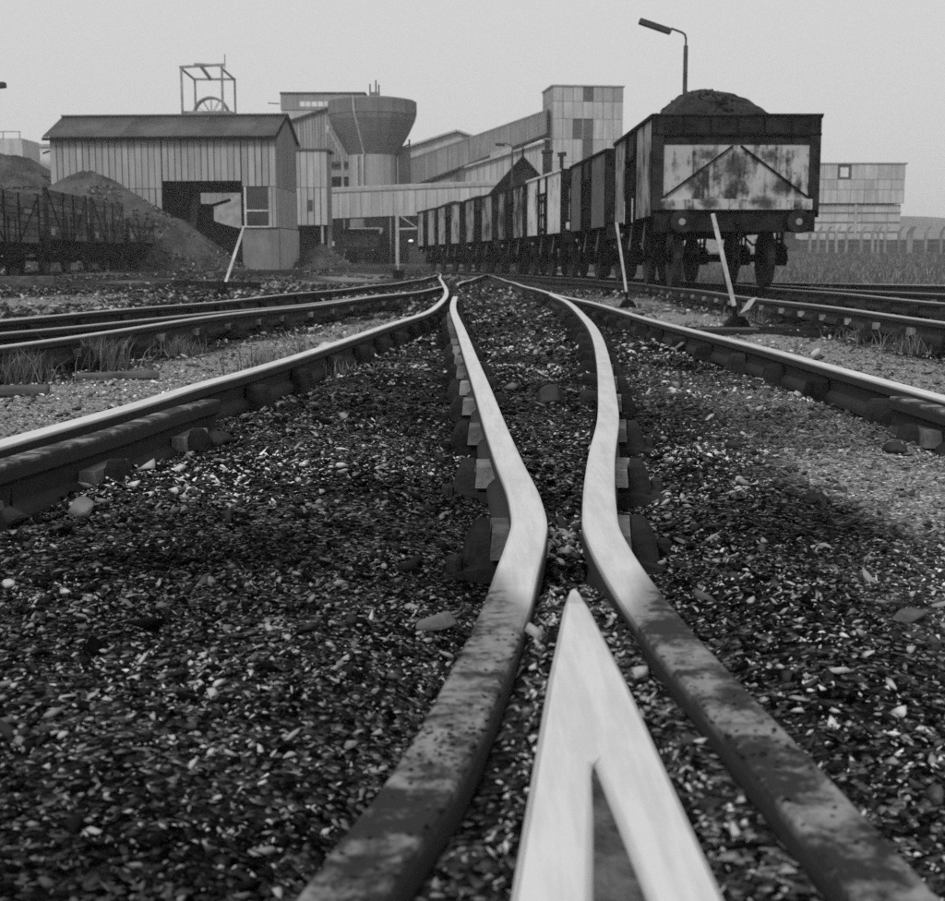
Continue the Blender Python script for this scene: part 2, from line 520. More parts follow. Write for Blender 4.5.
def ground_z(x, y, fine=True):
    x = np.asarray(x, float); y = np.asarray(y, float)
    base = 0.45 * ss((y - 42) / 46)
    right = 0.98 * ss((y - 21) / 54) * ss((x - 5.3) / 3)
    left = 0.30 * ss((y - 26) / 34) * ss((-x - 3.2) / 3)
    z = np.maximum(np.maximum(base, right), left)
    z = z + 0.06 * vnoise(x / 3.1, y / 3.1, 1) * ss((y - 6) / 12) + 0.10 * vnoise(x / 1.7, y / 2.6, 8) * ss((y - 20) / 8) * ss((-x - 2.2) / 2) + 0.25 * vnoise(x / 9, y / 9, 2) * ss((y - 24) / 10) * ss((np.abs(x - 0.3) - 4.4) / 3)
    # ballast lies a little higher between the closure rails, and packed up between the wings of the crossing
    lc, rc = xat(LCLOS, y), xat(RCLOS, y)
    mid = ss((x - lc + 0.02) / 0.06) * ss((rc - x + 0.02) / 0.06)
    z = z + mid * (0.064 * ss((2.2 - y) / 0.5) + 0.075 * ss((11 - y) / 7))
    # cess and shoulders: lower outside the stock rails, heaped softly between the rails
    lst, rst = xat(LSTOCK, y), xat(RSTOCK, y)
    bank = ss((x - lst) / 0.25) * ss((lc - x) / 0.3) + ss((x - rc) / 0.3) * ss((rst - x) / 0.25)
    z = z + 0.045 * bank * ss((16 - y) / 6)
    z = z - 0.035 * (ss((lst - x) / 0.2) + ss((x - rst) / 0.2)) * ss((22 - y) / 8)
    if fine:
        near = ss((26 - y) / 16)
        z = z + 0.030 * vnoise(x / 0.42, y / 0.42, 3) * near + 0.016 * vnoise(x / 0.13, y / 0.13, 4) * near + 0.009 * vnoise(x / 0.05, y / 0.05, 5) * ss((7 - y) / 4)
        z = z + 0.05 * vnoise(x / 1.1, y / 1.1, 9) * ss((y - 9) / 10)
    return z

def pale_mask(x, y):
    x = np.asarray(x, float); y = np.asarray(y, float)
    n = vnoise(x / 0.9, y / 0.9, 11) + 0.6 * vnoise(x / 0.3, y / 0.3, 12)
    a = ss((xat(LSTOCK, y) - 0.16 - x) / 0.35) * ss((x - xat(LNEAR, y) - 0.2) / 0.4) * ss((24 - y) / 4)
    b = ss((x - xat(RSTOCK, y) - 0.10) / 0.4) * ss((3.1 - x) / 0.35) * ss((27 - y) / 9) * 0.85
    c = ss((x - 0.75) / 0.3) * ss((1.42 - x) / 0.15) * ss((y - 2.4) / 0.5) * ss((4.1 - y) / 0.6) * 0.8 + 0.34 * ss((x - 0.5) / 0.5) * ss((1.5 - x) / 0.2) * ss((y - 1.0) / 1.0) * ss((8 - y) / 3)
    d = 0.16 * ss((y - 24) / 14) + 0.5 * ss((vnoise(x / 4.2, y / 7, 15) - .12) / .25) * ss((y - 22) / 8)
    e = 0.9 * np.exp(-(((x + 4.0) / 1.6) ** 2 + ((y - 47) / 9) ** 2) * 1.2)
    f = 0.8 * ss((-4.6 - x) / .6) * ss((x + 7.8) / 1) * ss((y - 10) / 3) * ss((26 - y) / 5)
    return np.clip(np.maximum.reduce([a, b, c, d, e, f]) + 0.5 * n * (np.maximum.reduce([a, b, c, d, e, f]) > 0.05), 0, 1)

ys = np.concatenate([np.linspace(-6, 0.2, 22), 0.24 * np.exp(np.linspace(0, math.log(720 / 0.24), 440))])
tt = np.linspace(-1, 1, 421)
xs = 0.22 * np.sinh(tt * math.asinh(420 / 0.22)) + 0.1
X, Y = np.meshgrid(xs, ys)
Z = ground_z(X, Y)
nv = X.size
nx, ny = len(xs), len(ys)
me = bpy.data.meshes.new('ground')
me.vertices.add(nv)
me.vertices.foreach_set('co', np.stack([X, Y, Z], -1).astype(np.float32).ravel())
ii = (np.arange(ny - 1)[:, None] * nx + np.arange(nx - 1)[None, :]).ravel()
quads = np.stack([ii, ii + 1, ii + nx + 1, ii + nx], -1).astype(np.int32)
me.loops.add(quads.size)
me.loops.foreach_set('vertex_index', quads.ravel())
me.polygons.add(len(quads))
me.polygons.foreach_set('loop_start', np.arange(0, quads.size, 4, dtype=np.int32))
me.polygons.foreach_set('use_smooth', np.ones(len(quads), bool))
me.update()
at = me.attributes.new('pale', 'FLOAT', 'POINT')
at.data.foreach_set('value', pale_mask(X, Y).astype(np.float32).ravel())
at = me.attributes.new('field', 'FLOAT', 'POINT')
fld = ss((X - 5.6 + 1.2 * vnoise(X / 2, Y / 2, 21)) / 1.0) * ss((Y - 23) / 2.5)
at.data.foreach_set('value', fld.astype(np.float32).ravel())
me.materials.append(M['ground'])
g = bpy.data.objects.new('ground', me)
COL.objects.link(g)
tag(g, 'dark ash and coal dust ground of the yard with paler cinder paths', kind='structure')

# distant hill on the right
mb = MB()
hx = np.linspace(60, 420, 46)
rows = []
for j, (yy, k) in enumerate([(330, 0.0), (360, 0.45), (400, 0.85), (450, 1.0), (520, 0.9), (640, 0.5)]):
    rows.append([(x, yy, k * (15.4 + 2.2 * math.sin(x / 37) + 1.2 * math.sin(x / 11 + j)) * min(1, max(0.0, (x - 60) / 50)) + 0.4) for x in hx])
n = len(hx)
mb.add([p for r in rows for p in r], [(j * n + i, j * n + i + 1, (j + 1) * n + i + 1, (j + 1) * n + i) for j in range(5) for i in range(n - 1)])
tag(mb.build('hill', 'hill', smooth=True), 'low scrubby hill on the horizon beyond the fence', kind='structure')

# ------------------------------------------------------------------ rails and chairs
HEADW = 0.0315
PROF = [(-.025, 0), (.025, 0), (.0295, -.003), (HEADW, -.012), (HEADW, -.038), (.012, -.052), (.010, -.095), (.030, -.112), (.035, -.125), (.035, -.145),
        (-.035, -.145), (-.035, -.125), (-.030, -.112), (-.010, -.095), (-.012, -.052), (-HEADW, -.038), (-HEADW, -.012), (-.0295, -.003)]
def rail(line, name, parent, z=0.16, wear=1.0, step=0.03, off=0.0, taper=None, zfun=None, wside=1):
    pts = catmull(line, step)
    if off:
        pts = offset(pts, off)
    n, k = len(pts), len(PROF)
    vs, wv, sv = [], [], []
    for i, p in enumerate(pts):
        t = (pts[min(i + 1, n - 1)] - pts[max(i - 1, 0)]).normalized()
        nrm = Vector((t.y, -t.x))
        tp = taper(p.y) if taper else 1.0
        zz = zfun(p.x, p.y) if zfun else z
        zz += 0.006 * math.sin(p.y * 0.9 + p.x) * min(1, max(0, (p.y - 5) / 6))
        for j, (a, h) in enumerate(PROF):
            q = p + nrm * (a * (tp if abs(a) > .012 else 1))
            vs.append((q.x, q.y, zz + h))
            wv.append(wear(p.y, a * wside) if callable(wear) else wear)
            sv.append(0.0 if h > -.001 else (0.35 if h > -.006 else 1.0))
    fs = [(i * k + j, i * k + (j + 1) % k, (i + 1) * k + (j + 1) % k, (i + 1) * k + j) for i in range(n - 1) for j in range(k)]
    fs += [tuple(range(k))[::-1], tuple(range((n - 1) * k, n * k))]
    mb = MB().add(vs, fs)
    o = mb.build(name, 'rail', parent)
    for nm, vals in (('wear', wv), ('side', sv)):
        a = o.data.attributes.new(nm, 'FLOAT', 'POINT')
        a.data.foreach_set('value', vals)
    sm = [abs(p.normal.y) < 0.95 for p in o.data.polygons]
    return o

# chair: cast base with two jaws; key: oak wedge beside the web
def chair_mesh(outer=False):
    m = MB()
    if outer:
        m.prism([(-.03, -.03), (.150, -.03), (.148, -.004), (.085, .012), (-.03, .012)], -.085, .085, 'y')
    else:
        m.prism([(-.150, -.03), (.150, -.03), (.148, -.004), (.085, .012), (-.085, .012), (-.148, -.004)], -.085, .085, 'y')
    for s_, top in ((1, .088), (-1, .098))[:1 if outer else 2]:
        inner = .062 if s_ > 0 else .022
        rows = [(.045, .008, .118), (.044, .05, .108), (.040, top - .016, .098), (.030, top - .003, .090), (.012, top, .086)]
        vs, fs = [], []
        for (hw, z, ox) in rows:
            ix = inner if z > .03 else .036
            vs += [(s_ * ix, -hw, z), (s_ * ox * .93, -hw, z), (s_ * ox, -hw * .5, z), (s_ * ox, hw * .5, z), (s_ * ox * .93, hw, z), (s_ * ix, hw, z)]
        for i in range(len(rows) - 1):
            fs += [(i * 6 + j, i * 6 + (j + 1) % 6, (i + 1) * 6 + (j + 1) % 6, (i + 1) * 6 + j) for j in range(6)]
        fs += [tuple(range(6)), tuple(range(24, 30))]
        m.add(vs, fs)
    for s_ in ((1,) if outer else (1, -1)):
        m.lathe([(.016, .0), (.016, .026), (.010, .032)], 8, (s_ * .13, .06 * s_, 0))
    me_ = m.mesh('chair')
    me_.materials.append(M['iron_brown'])
    return me_
def key_mesh():
    m = MB()
    m.hexa([(.012, -.085, .028), (.060, -.085, .028), (.056, -.085, .070), (.014, -.085, .070)], [(.012, .10, .024), (.064, .10, .024), (.060, .10, .076), (.014, .10, .076)])
    me_ = m.mesh('key')
    me_.materials.append(M['key'])
    return me_
CH, CHO, KEY = chair_mesh(), chair_mesh(True), key_mesh()
def chairs(line, parent, y0, y1, side, z=0.16, gap=0.74, off=0.0, zfun=None, outer_to=-1):
    """side +1: key on the right of the rail seen along the line"""
    pts = catmull(line, 0.03)
    if off:
        pts = offset(pts, off)
    acc = 0
    for i in range(1, len(pts)):
        acc += (pts[i] - pts[i - 1]).length
        if acc >= gap:
            acc = random.uniform(-.06, .06)
            p = pts[i]
            if not (y0 <= p.y <= y1):
                continue
            t = (pts[i] - pts[i - 1]).normalized()
            rz = math.atan2(-t.x, t.y) + random.uniform(-.02, .02) + (math.pi if side < 0 else 0)
            zz = (zfun(p.x, p.y) if zfun else z)
            c = inst(CHO if p.y < outer_to else CH, 'chair', parent, (p.x, p.y, zz - .147), rz)
            kk = inst(KEY, 'key', c, (random.uniform(-.002, .002), random.uniform(-.03, .03), random.uniform(-.002, .003)))

ZW = 0.19
track = thing('turnout_track', 'shining turnout rails curving together to the crossing in the foreground', 'track')
def wing_wear(y, a=0.0):
    yy = y + 3.2 * a          # the wheel leaves the outer edge of the wing first
    return min(1.0, max(0.0, (yy - 1.50) / 0.34))
rail(LCLOS, 'wing_rail', track, wear=wing_wear, step=0.02)['label'] = 'left curved rail bending outward beside the crossing nose'
rail(RCLOS, 'wing_rail', track, wear=wing_wear, step=0.02, wside=-1)['label'] = 'right curved rail bending outward beside the crossing nose'
rail(RSTOCK, 'stock_rail', track)
rail(LSTOCK, 'stock_rail', track)
rail(CHECKL, 'check_rail', track, z=0.155, wear=0.12)['label'] = 'short rusty check rail inside the left outer rail'
rail(CHECKR, 'check_rail', track, z=0.155, wear=0.12)['label'] = 'short rusty check rail inside the right outer rail'
chairs(LCLOS, track, 1.9, 17, -1, outer_to=4.4)
chairs(RCLOS, track, 1.9, 15, 1, outer_to=4.4)
chairs(RSTOCK, track, 3.0, 24, 1)
chairs(LSTOCK, track, 3.0, 24, -1)
chairs(CHECKL, track, 2.4, 4.3, 1, gap=0.6)
chairs(CHECKR, track, 3.2, 4.4, -1, gap=0.55)

# crossing nose: two rails planed together to a point
def vee():
    m = MB()
    yy = [1.772, 1.768, 1.760, 1.748] + list(np.linspace(1.735, 1.14, 20)) + list(np.linspace(1.13, .8, 14)) + list(np.linspace(.7, -2.2, 14))
    L = lambda y: np.interp(y, [-2.2, .866, 1.356, 1.665, 1.748, 1.760, 1.768, 1.772], [-.328, .025, .078, .1155, .126, .1285, .1315, .1355])
    Rr = lambda y: np.interp(y, [-2.2, .866, 1.356, 1.641, 1.748, 1.760, 1.768, 1.772], [.281, .174, .161, .149, .1445, .1425, .140, .1365])
    def inner(y):
        if y > 1.135:
            c = (L(y) * .48 + Rr(y) * .52)
            return c, c
        k = (1.135 - y) / (1.135 - .866)
        return .106 - .024 * k if k < 3 else L(y) + .066, .106 + .015 * k if k < 3 else Rr(y) - .06
    vs, wv, sv, fs = [], [], [], []
    for s_ in (0, 1):
        base = len(vs)
        for y in yy:
            a, b = (L(y), inner(y)[0]) if s_ == 0 else (inner(y)[1], Rr(y))
            if y < .2:
                if s_ == 0: b = a + .068
                else: a = b - .068
            closed = y > 1.135
            ca = 0 if (closed and s_ == 1) else min(.006, (b - a) * .3)
            cb = 0 if (closed and s_ == 0) else min(.006, (b - a) * .3)
            zt = .16 - (0.006 * ss((y - 1.66) / .09))
            sec = [(a, zt - .05), (a, zt - .006), (a + ca, zt), (a * .5 + b * .5, zt + .0006), (b - cb, zt), (b, zt - .006), (b, zt - .05)]
            if closed and s_ == 0:
                sec[5] = (b, zt - .0005)
            if closed and s_ == 1:
                sec[1] = (a, zt - .0005)
            for (x, z) in sec:
                vs.append((x, y, z)); wv.append(1.0); sv.append(1.0 if z < zt - .02 else (.6 if z < zt - .003 else 0.0))
        k = 7
        for i in range(len(yy) - 1):
            for j in range(k - 1):
                fs.append((base + i * k + j, base + i * k + j + 1, base + (i + 1) * k + j + 1, base + (i + 1) * k + j))
        fs.append(tuple(base + j for j in range(k)))
    o = m.add(vs, fs).build('crossing_nose', 'rail', track)
    for nm, vals in (('wear', wv), ('side', sv)):
        at_ = o.data.attributes.new(nm, 'FLOAT', 'POINT')
        at_.data.foreach_set('value', vals)
    o['label'] = 'bright arrow shaped crossing nose where two rails join'
    g_ = MB()
    gy = list(np.linspace(1.12, -1.5, 24))
    vs = []
    for y in gy:
        a, b = inner(y)
        if y < .2:
            a, b = L(y) + .060, Rr(y) - .060
        zt = .1570 - .006 * min(1, (1.12 - y) / .35)
        vs += [(a - .004, y, zt), (a * .6 + b * .4, y, zt - .003 + .004 * float(vnoise(np.array(y * 31.), np.array(.3), 5))), (b + .004, y, zt - .002)]
    g_.add(vs, [(3 * i + j, 3 * i + j + 1, 3 * i + j + 4, 3 * i + j + 3) for i in range(len(gy) - 1) for j in range(2)])
    g_.build('groove_dirt', 'groove', track)
vee()

lt = thing('siding_track', 'rusty left hand siding track joining the turnout rails in the distance', 'track')
dull = 0.80
rail(LNEAR, 'rail', lt, wear=dull)
rail(LNEAR2, 'rail', lt, wear=1.0)
rail(LFAR, 'rail', lt, wear=dull)
rail(LBLADE, 'rail', lt, wear=0.70)
chairs(LNEAR, lt, 5, 21, 1)
chairs(LFAR, lt, 7, 22, -1)
chairs(LBLADE, lt, 6, 14, 1)

wt = thing('wagon_track', 'track under the right hand train of coal wagons', 'track')
rail(WAG_C, 'rail', wt, z=ZW, off=-.752, wear=0.76)
rail(WAG_C, 'rail', wt, z=ZW, off=.752, wear=0.76)
chairs(WAG_C, wt, 7, 25, -1, z=ZW, off=-.752)
chairs(WAG_C, wt, 7, 22, 1, z=ZW, off=.752)
ft = thing('far_siding_track', 'rails of the far siding diverging at the right edge', 'track')
rail(FARC, 'rail', ft, z=ZW, wear=0.74)
rail(FARD, 'rail', ft, z=ZW + .03, wear=0.9)
chairs(FARC, ft, 10, 24, 1, z=ZW)

LW_X = -13.75
def left_z(y):
    return float(ground_z(LW_X, y, False)) + 0.05
lwt = thing('left_wagon_track', 'half buried track under the left hand wooden wagons', 'track')
LWL = [(LW_X + .35, 20), (LW_X + .25, 30), (LW_X, 40), (LW_X - .55, 50), (LW_X - 1.0, 60)]
for o_ in (-.752, .752):
    rail(LWL, 'rail', lwt, off=o_, wear=0.3, zfun=lambda x, y: left_z(y))

# ------------------------------------------------------------------ gravel: loose stones and shale flakes
def stone_templates(k=14):
    res = []
    for i in range(k):
        bm = bmesh.new()
        for _ in range(8):
            u = Vector((random.gauss(0, 1), random.gauss(0, 1), random.gauss(0, 1))).normalized()
            u *= random.uniform(.8, 1.1)
            bm.verts.new((u.x * random.uniform(.85, 1.2), u.y * random.uniform(.5, .8), u.z * random.uniform(.24, .5)))
        bmesh.ops.convex_hull(bm, input=bm.verts)
        loose = [v for v in bm.verts if not v.link_faces]
        bmesh.ops.delete(bm, geom=loose, context='VERTS')
        bmesh.ops.triangulate(bm, faces=bm.faces)
        bm.verts.index_update()
        res.append((np.array([v.co[:] for v in bm.verts]), np.array([[v.index for v in f.verts] for f in bm.faces])))
        bm.free()
    return res
TEMPL = stone_templates()

def scatter(name, label, xy, size, tone, mat='stone', zf=None, sink=0.25, tilt=0.35, kind='stuff', zextra=None):
    n = len(xy)
    z = (zf or ground_z)(xy[:, 0], xy[:, 1])
    if zextra is not None:
        z = z + zextra
    ang = rng.uniform(0, 2 * np.pi, n)
    tx, ty = rng.normal(0, tilt, n), rng.normal(0, tilt, n)
    which = rng.integers(0, len(TEMPL), n)
    V, Fc, T = [], [], []
    base = 0
    for k, (tv, tf) in enumerate(TEMPL):
        id_ = np.where(which == k)[0]
        if not len(id_):
            continue
        c, s = np.cos(ang[id_]), np.sin(ang[id_])
        sc = size[id_][:, None]
        x = tv[None, :, 0] * sc; y = tv[None, :, 1] * sc; zz = tv[None, :, 2] * sc
        zz2 = zz + x * tx[id_][:, None] + y * ty[id_][:, None]
        X_ = x * c[:, None] - y * s[:, None] + xy[id_, 0][:, None]
        Y_ = x * s[:, None] + y * c[:, None] + xy[id_, 1][:, None]
        Z_ = zz2 + z[id_][:, None] + sc * sink
        V.append(np.stack([X_, Y_, Z_], -1).reshape(-1, 3))
        Fc.append((tf[None] + (base + np.arange(len(id_)) * len(tv))[:, None, None]).reshape(-1, 3))
        T.append(np.repeat(tone[id_], len(tv)))
        base += len(id_) * len(tv)
    V, Fc, T = np.concatenate(V), np.concatenate(Fc), np.concatenate(T)
    me = bpy.data.meshes.new(name)
    me.vertices.add(len(V)); me.vertices.foreach_set('co', V.astype(np.float32).ravel())
    me.loops.add(Fc.size); me.loops.foreach_set('vertex_index', Fc.astype(np.int32).ravel())
    me.polygons.add(len(Fc)); me.polygons.foreach_set('loop_start', np.arange(0, Fc.size, 3, dtype=np.int32))
    me.update()
    a = me.attributes.new('tone', 'FLOAT', 'POINT')
    a.data.foreach_set('value', T.astype(np.float32))
    me.materials.append(M[mat])
    o = bpy.data.objects.new(name, me)
    COL.objects.link(o)
    if label:
        tag(o, label, kind=kind)
    return o

def raildist(xy):
    d = np.full(len(xy), 9.0)
    for ln in (LCLOS, RCLOS, RSTOCK, LSTOCK, LNEAR, LBLADE, LFAR, CHECKL, CHECKR):
        inside = (xy[:, 1] > ln[0][1]) & (xy[:, 1] < ln[-1][1])
        d = np.where(inside, np.minimum(d, np.abs(xy[:, 0] - xat(ln, xy[:, 1]))), d)
    for o_ in (-.752, .752):
        d = np.minimum(d, np.abs(xy[:, 0] - xat(WAG_C, xy[:, 1]) - o_))
    return d

def cl2(p):
    return vnoise(p[:, 0] / 0.55, p[:, 1] / 0.55, 35) + .6 * vnoise(p[:, 0] / .16, p[:, 1] / .16, 36)
xyA, sA, tA = [], [], []
for (y0, y1, dens, s0, s1) in ((.3, 1.3, 17000, .0030, .0068), (1.3, 2.6, 11000, .0036, .0080), (2.6, 4.5, 5600, .0048, .0105), (4.5, 8, 1900, .0065, .0145), (8, 14, 560, .010, .022), (14, 28, 95, .018, .038)):
    hw0 = 0.40 * y1 + 0.7
    n = int(dens * (y1 - y0) * 2 * hw0)
    y = rng.uniform(y0, y1, n)
    x = rng.uniform(-1, 1, n) * (0.40 * y + 0.7) + 0.05
    keep = rng.uniform(0, 1, n) < (0.40 * y + 0.7) / hw0
    xy = np.stack([x, y], -1)[keep]
    cl = vnoise(xy[:, 0] / 0.35, xy[:, 1] / 0.35, 31) + .5 * vnoise(xy[:, 0] / 1.2, xy[:, 1] / 1.2, 32)
    xy = xy[rng.uniform(0, 1, len(xy)) < np.clip(0.75 + cl, 0.15, 1)]
    xy = xy[raildist(xy) > 0.045]
    vin = (xy[:, 1] < 1.78) & (xy[:, 0] > np.interp(xy[:, 1], [-2.2, .866, 1.76], [-.33, .02, .12])) & (xy[:, 0] < np.interp(xy[:, 1], [-2.2, .866, 1.76], [.29, .18, .15]))
    xy = xy[~vin]
    s = (.35 * s0 + .65 * s1) * .80 * np.exp(rng.normal(-.08, .48, len(xy)))
    big = rng.uniform(0, 1, len(xy)) < 0.006
    s = np.where(big, np.minimum(s * rng.uniform(1.6, 2.6, len(xy)), .045), s)
    pm = pale_mask(xy[:, 0], xy[:, 1])
    keep = rng.uniform(0, 1, len(xy)) > pm * 0.45
    tone = np.exp(rng.uniform(math.log(.0015), math.log(.07), len(xy)))
    fl = rng.uniform(0, 1, len(xy))
    tone = np.where(fl < 0.36, rng.uniform(.12, .38, len(xy)), tone)
    tone = np.where(fl < 0.10, rng.uniform(.26, .48, len(xy)), tone)
    tone = np.where(big, np.minimum(tone, rng.uniform(.02, .16, len(xy))), tone)
    tone = tone * np.clip(1.0 + 2.3 * cl2(xy), .12, 2.0) + pm * rng.uniform(.03, .20, len(xy))
    xyA.append(xy[keep]); sA.append(s[keep]); tA.append(tone[keep])
scatter('gravel', 'loose dark shale chips and coal gravel lying between the rails', np.concatenate(xyA), np.concatenate(sA), np.concatenate(tA))

# pale chippings in the throat of the crossing and along the flangeway
n = 720
y = np.concatenate([rng.normal(2.50, .11, 240), rng.uniform(.7, 2.05, 480)])
cx = np.where(np.arange(n) < 240, rng.normal(.162, .030, n), np.where(rng.uniform(0, 1, n) < .55, np.interp(y, [.7, .866, 1.76, 2.05], [-.012, .010, .108, .135]), np.interp(y, [.7, .866, 1.76, 2.05], [.205, .195, .165, .155])) + rng.normal(0, .005, n))
xy = np.stack([cx, y], -1)
scatter('pale_chippings', 'pale stone chippings and flakes caught in the crossing flangeways', xy, np.where(np.arange(n) < 240, rng.uniform(.008, .020, n), rng.uniform(.0022, .0065, n)), np.where(rng.uniform(0, 1, n) < .5, rng.uniform(.25, .6, n), rng.uniform(.01, .10, n)), zextra=0.004, tilt=.6)

n = 700
yy_ = np.concatenate([rng.normal(1.17, .05, 350), rng.uniform(.75, 1.55, 350)])
wx = np.where(np.arange(n) % 3 > 0, xat(LCLOS, yy_), xat(RCLOS, yy_)) + rng.uniform(-.033, .033, n)
scatter('dirt_crumbs', 'crumbs of dirt and ash lying on the dirty wing rails', np.stack([wx, yy_], -1), rng.uniform(.0018, .0055, n), np.exp(rng.uniform(math.log(.004), math.log(.12), n)), zf=lambda p, q: np.full(len(p), .158), sink=.3)
n = 15000
yy_ = 15 + 48 * rng.uniform(0, 1, n) ** 1.6
xx_ = rng.uniform(-.42, .12, n) * (yy_ + 3)
ok = (raildist(np.stack([xx_, yy_], -1)) > .12) & (xx_ < 2.4 - .05 * yy_) & (vnoise(xx_ / 2.2, yy_ / 3.5, 71) > -.12)
xx_, yy_ = xx_[ok], yy_[ok]
scatter('rubble', 'scattered rubble and coal lumps on the rough ground towards the shed', np.stack([xx_, yy_], -1), rng.uniform(.018, .06, len(xx_)) * (1 + yy_ / 60), np.where(rng.uniform(0, 1, len(xx_)) < .2, rng.uniform(.12, .4, len(xx_)), rng.uniform(.008, .07, len(xx_))))

def rock(name, label, x, y, s, mat, seed, flat=.5, cat='stone'):
    random.seed(seed)
    bm = bmesh.new()
    for _ in range(16):
        u = Vector((random.gauss(0, 1), random.gauss(0, 1), random.gauss(0, 1))).normalized()
        bm.verts.new((u.x * s, u.y * s * .7, u.z * s * flat))
    bmesh.ops.convex_hull(bm, input=bm.verts)
    bmesh.ops.delete(bm, geom=[v for v in bm.verts if not v.link_faces], context='VERTS')
    bmesh.ops.bevel(bm, geom=bm.edges[:], offset=s * .05, segments=1, affect='EDGES')
    me = bpy.data.meshes.new(name)
    bm.to_mesh(me); bm.free()
    me.materials.append(M[mat])
    o = bpy.data.objects.new(name, me)
    COL.objects.link(o)
    o.location = (x, y, float(ground_z(x, y)) + s * flat * .35)
    o.rotation_euler = (random.uniform(-.2, .2), random.uniform(-.2, .2), random.uniform(0, 6))
    tag(o, label, cat)
rock('stone_lump', 'dark lump of stone lying between the two curved rails', .30, 5.0, .085, 'dark_stone', 3, .6)
rock('stone_lump', 'pale angular stone in front of the left check rail', -.885, 3.02, .055, 'pale_stone', 5)
rock('stone_lump', 'dark stone at the left edge below the check rail', -.99, 2.83, .07, 'dark_stone', 6)
rock('stone_lump', 'angular dark stone beyond the tip of the left check rail', -.77, 4.05, .055, 'dark_stone', 8, .6)
rock('stone_lump', 'flat pale slab beside the left wing rail', -.055, 2.05, .045, 'pale_stone', 9, .35)
rock('stone_lump', 'small rectangular stone below the right check rail', 1.22, 3.85, .045, 'dark_stone', 12, .6)
rock('stone_lump', 'flat light stone lying on the ground right of the crossing', .67, 2.02, .032, 'pale_stone', 15, .4)

# ------------------------------------------------------------------ steel mineral wagons
def wheelset(parent, y, gauge=.752):
    for s_ in (-1, 1):
        m = MB()
        m.lathe([(.09, s_ * .64), (.10, s_ * .66), (.12, s_ * .68), (.38, s_ * .715), (.40, s_ * .70), (.40, s_ * .78), (.38, s_ * .775), (.14, s_ * .76), (.11, s_ * .80), (.09, s_ * .82)], 28, (0, y, .46), 'x')
        w = m.build('wheel', 'iron', parent, smooth=False)
        m = MB()
        m.lathe([(.398, s_ * .675), (.485, s_ * .675), (.485, s_ * .695), (.462, s_ * .705), (.458, s_ * .80), (.398, s_ * .80)], 32, (0, y, .46), 'x')
        m.build('tyre', 'tyre', w)
    MB().tube([(-.95, y, .46), (.95, y, .46)], .065, 10).build('axle', 'iron', parent)
    for s_ in (-1, 1):
        m = MB()
        m.box(s_ * .88, s_ * 1.06, y - .12, y + .12, .34, .60)
        m.tube([(s_ * 1.04, y, .46), (s_ * 1.085, y, .46)], .085, 10)
        m.build('axlebox', 'iron', parent)
        m = MB()
        for k in range(5):
            h = .45 - .075 * k
            m.box(s_ * .91, s_ * 1.0, y - h, y + h, .60 + .022 * k, .618 + .022 * k)
        m.build('leaf_spring', 'iron', parent)
        m = MB()
        m.bar((s_ * .955, y - .18, .40), (s_ * .955, y - .16, .86), .03, .05); m.bar((s_ * .955, y + .18, .40), (s_ * .955, y + .16, .86), .03, .05)
        m.bar((s_ * .955, y - .20, .36), (s_ * .955, y + .20, .36), .03, .03)
        m.build('axleguard', 'iron', parent)

def buffer_pair(root, L):
    for sy in (-1, 1):
        for sx in (-.87, .87):
            y = sy * L / 2
            b = MB().lathe([(.15, y), (.15, y + sy * .03), (.105, y + sy * .06), (.09, y + sy * .25), (.055, y + sy * .27), (.05, y + sy * .40), (.10, y + sy * .415)], 20, (sx, 0, .99), 'y').build('buffer', 'iron', root)
            MB().lathe([(.165, y + sy * .412), (.172, y + sy * .43), (.16, y + sy * .445), (.05, y + sy * .452), (.012, y + sy * .453)], 24, (sx, 0, .99), 'y').build('buffer_head', 'iron_brown', b)
            MB().lathe([(.05, y + sy * .4525), (.045, y + sy * .4555), (.01, y + sy * .456)], 14, (sx, 0, .99), 'y').build('buffer_wear', 'steelwork', b)

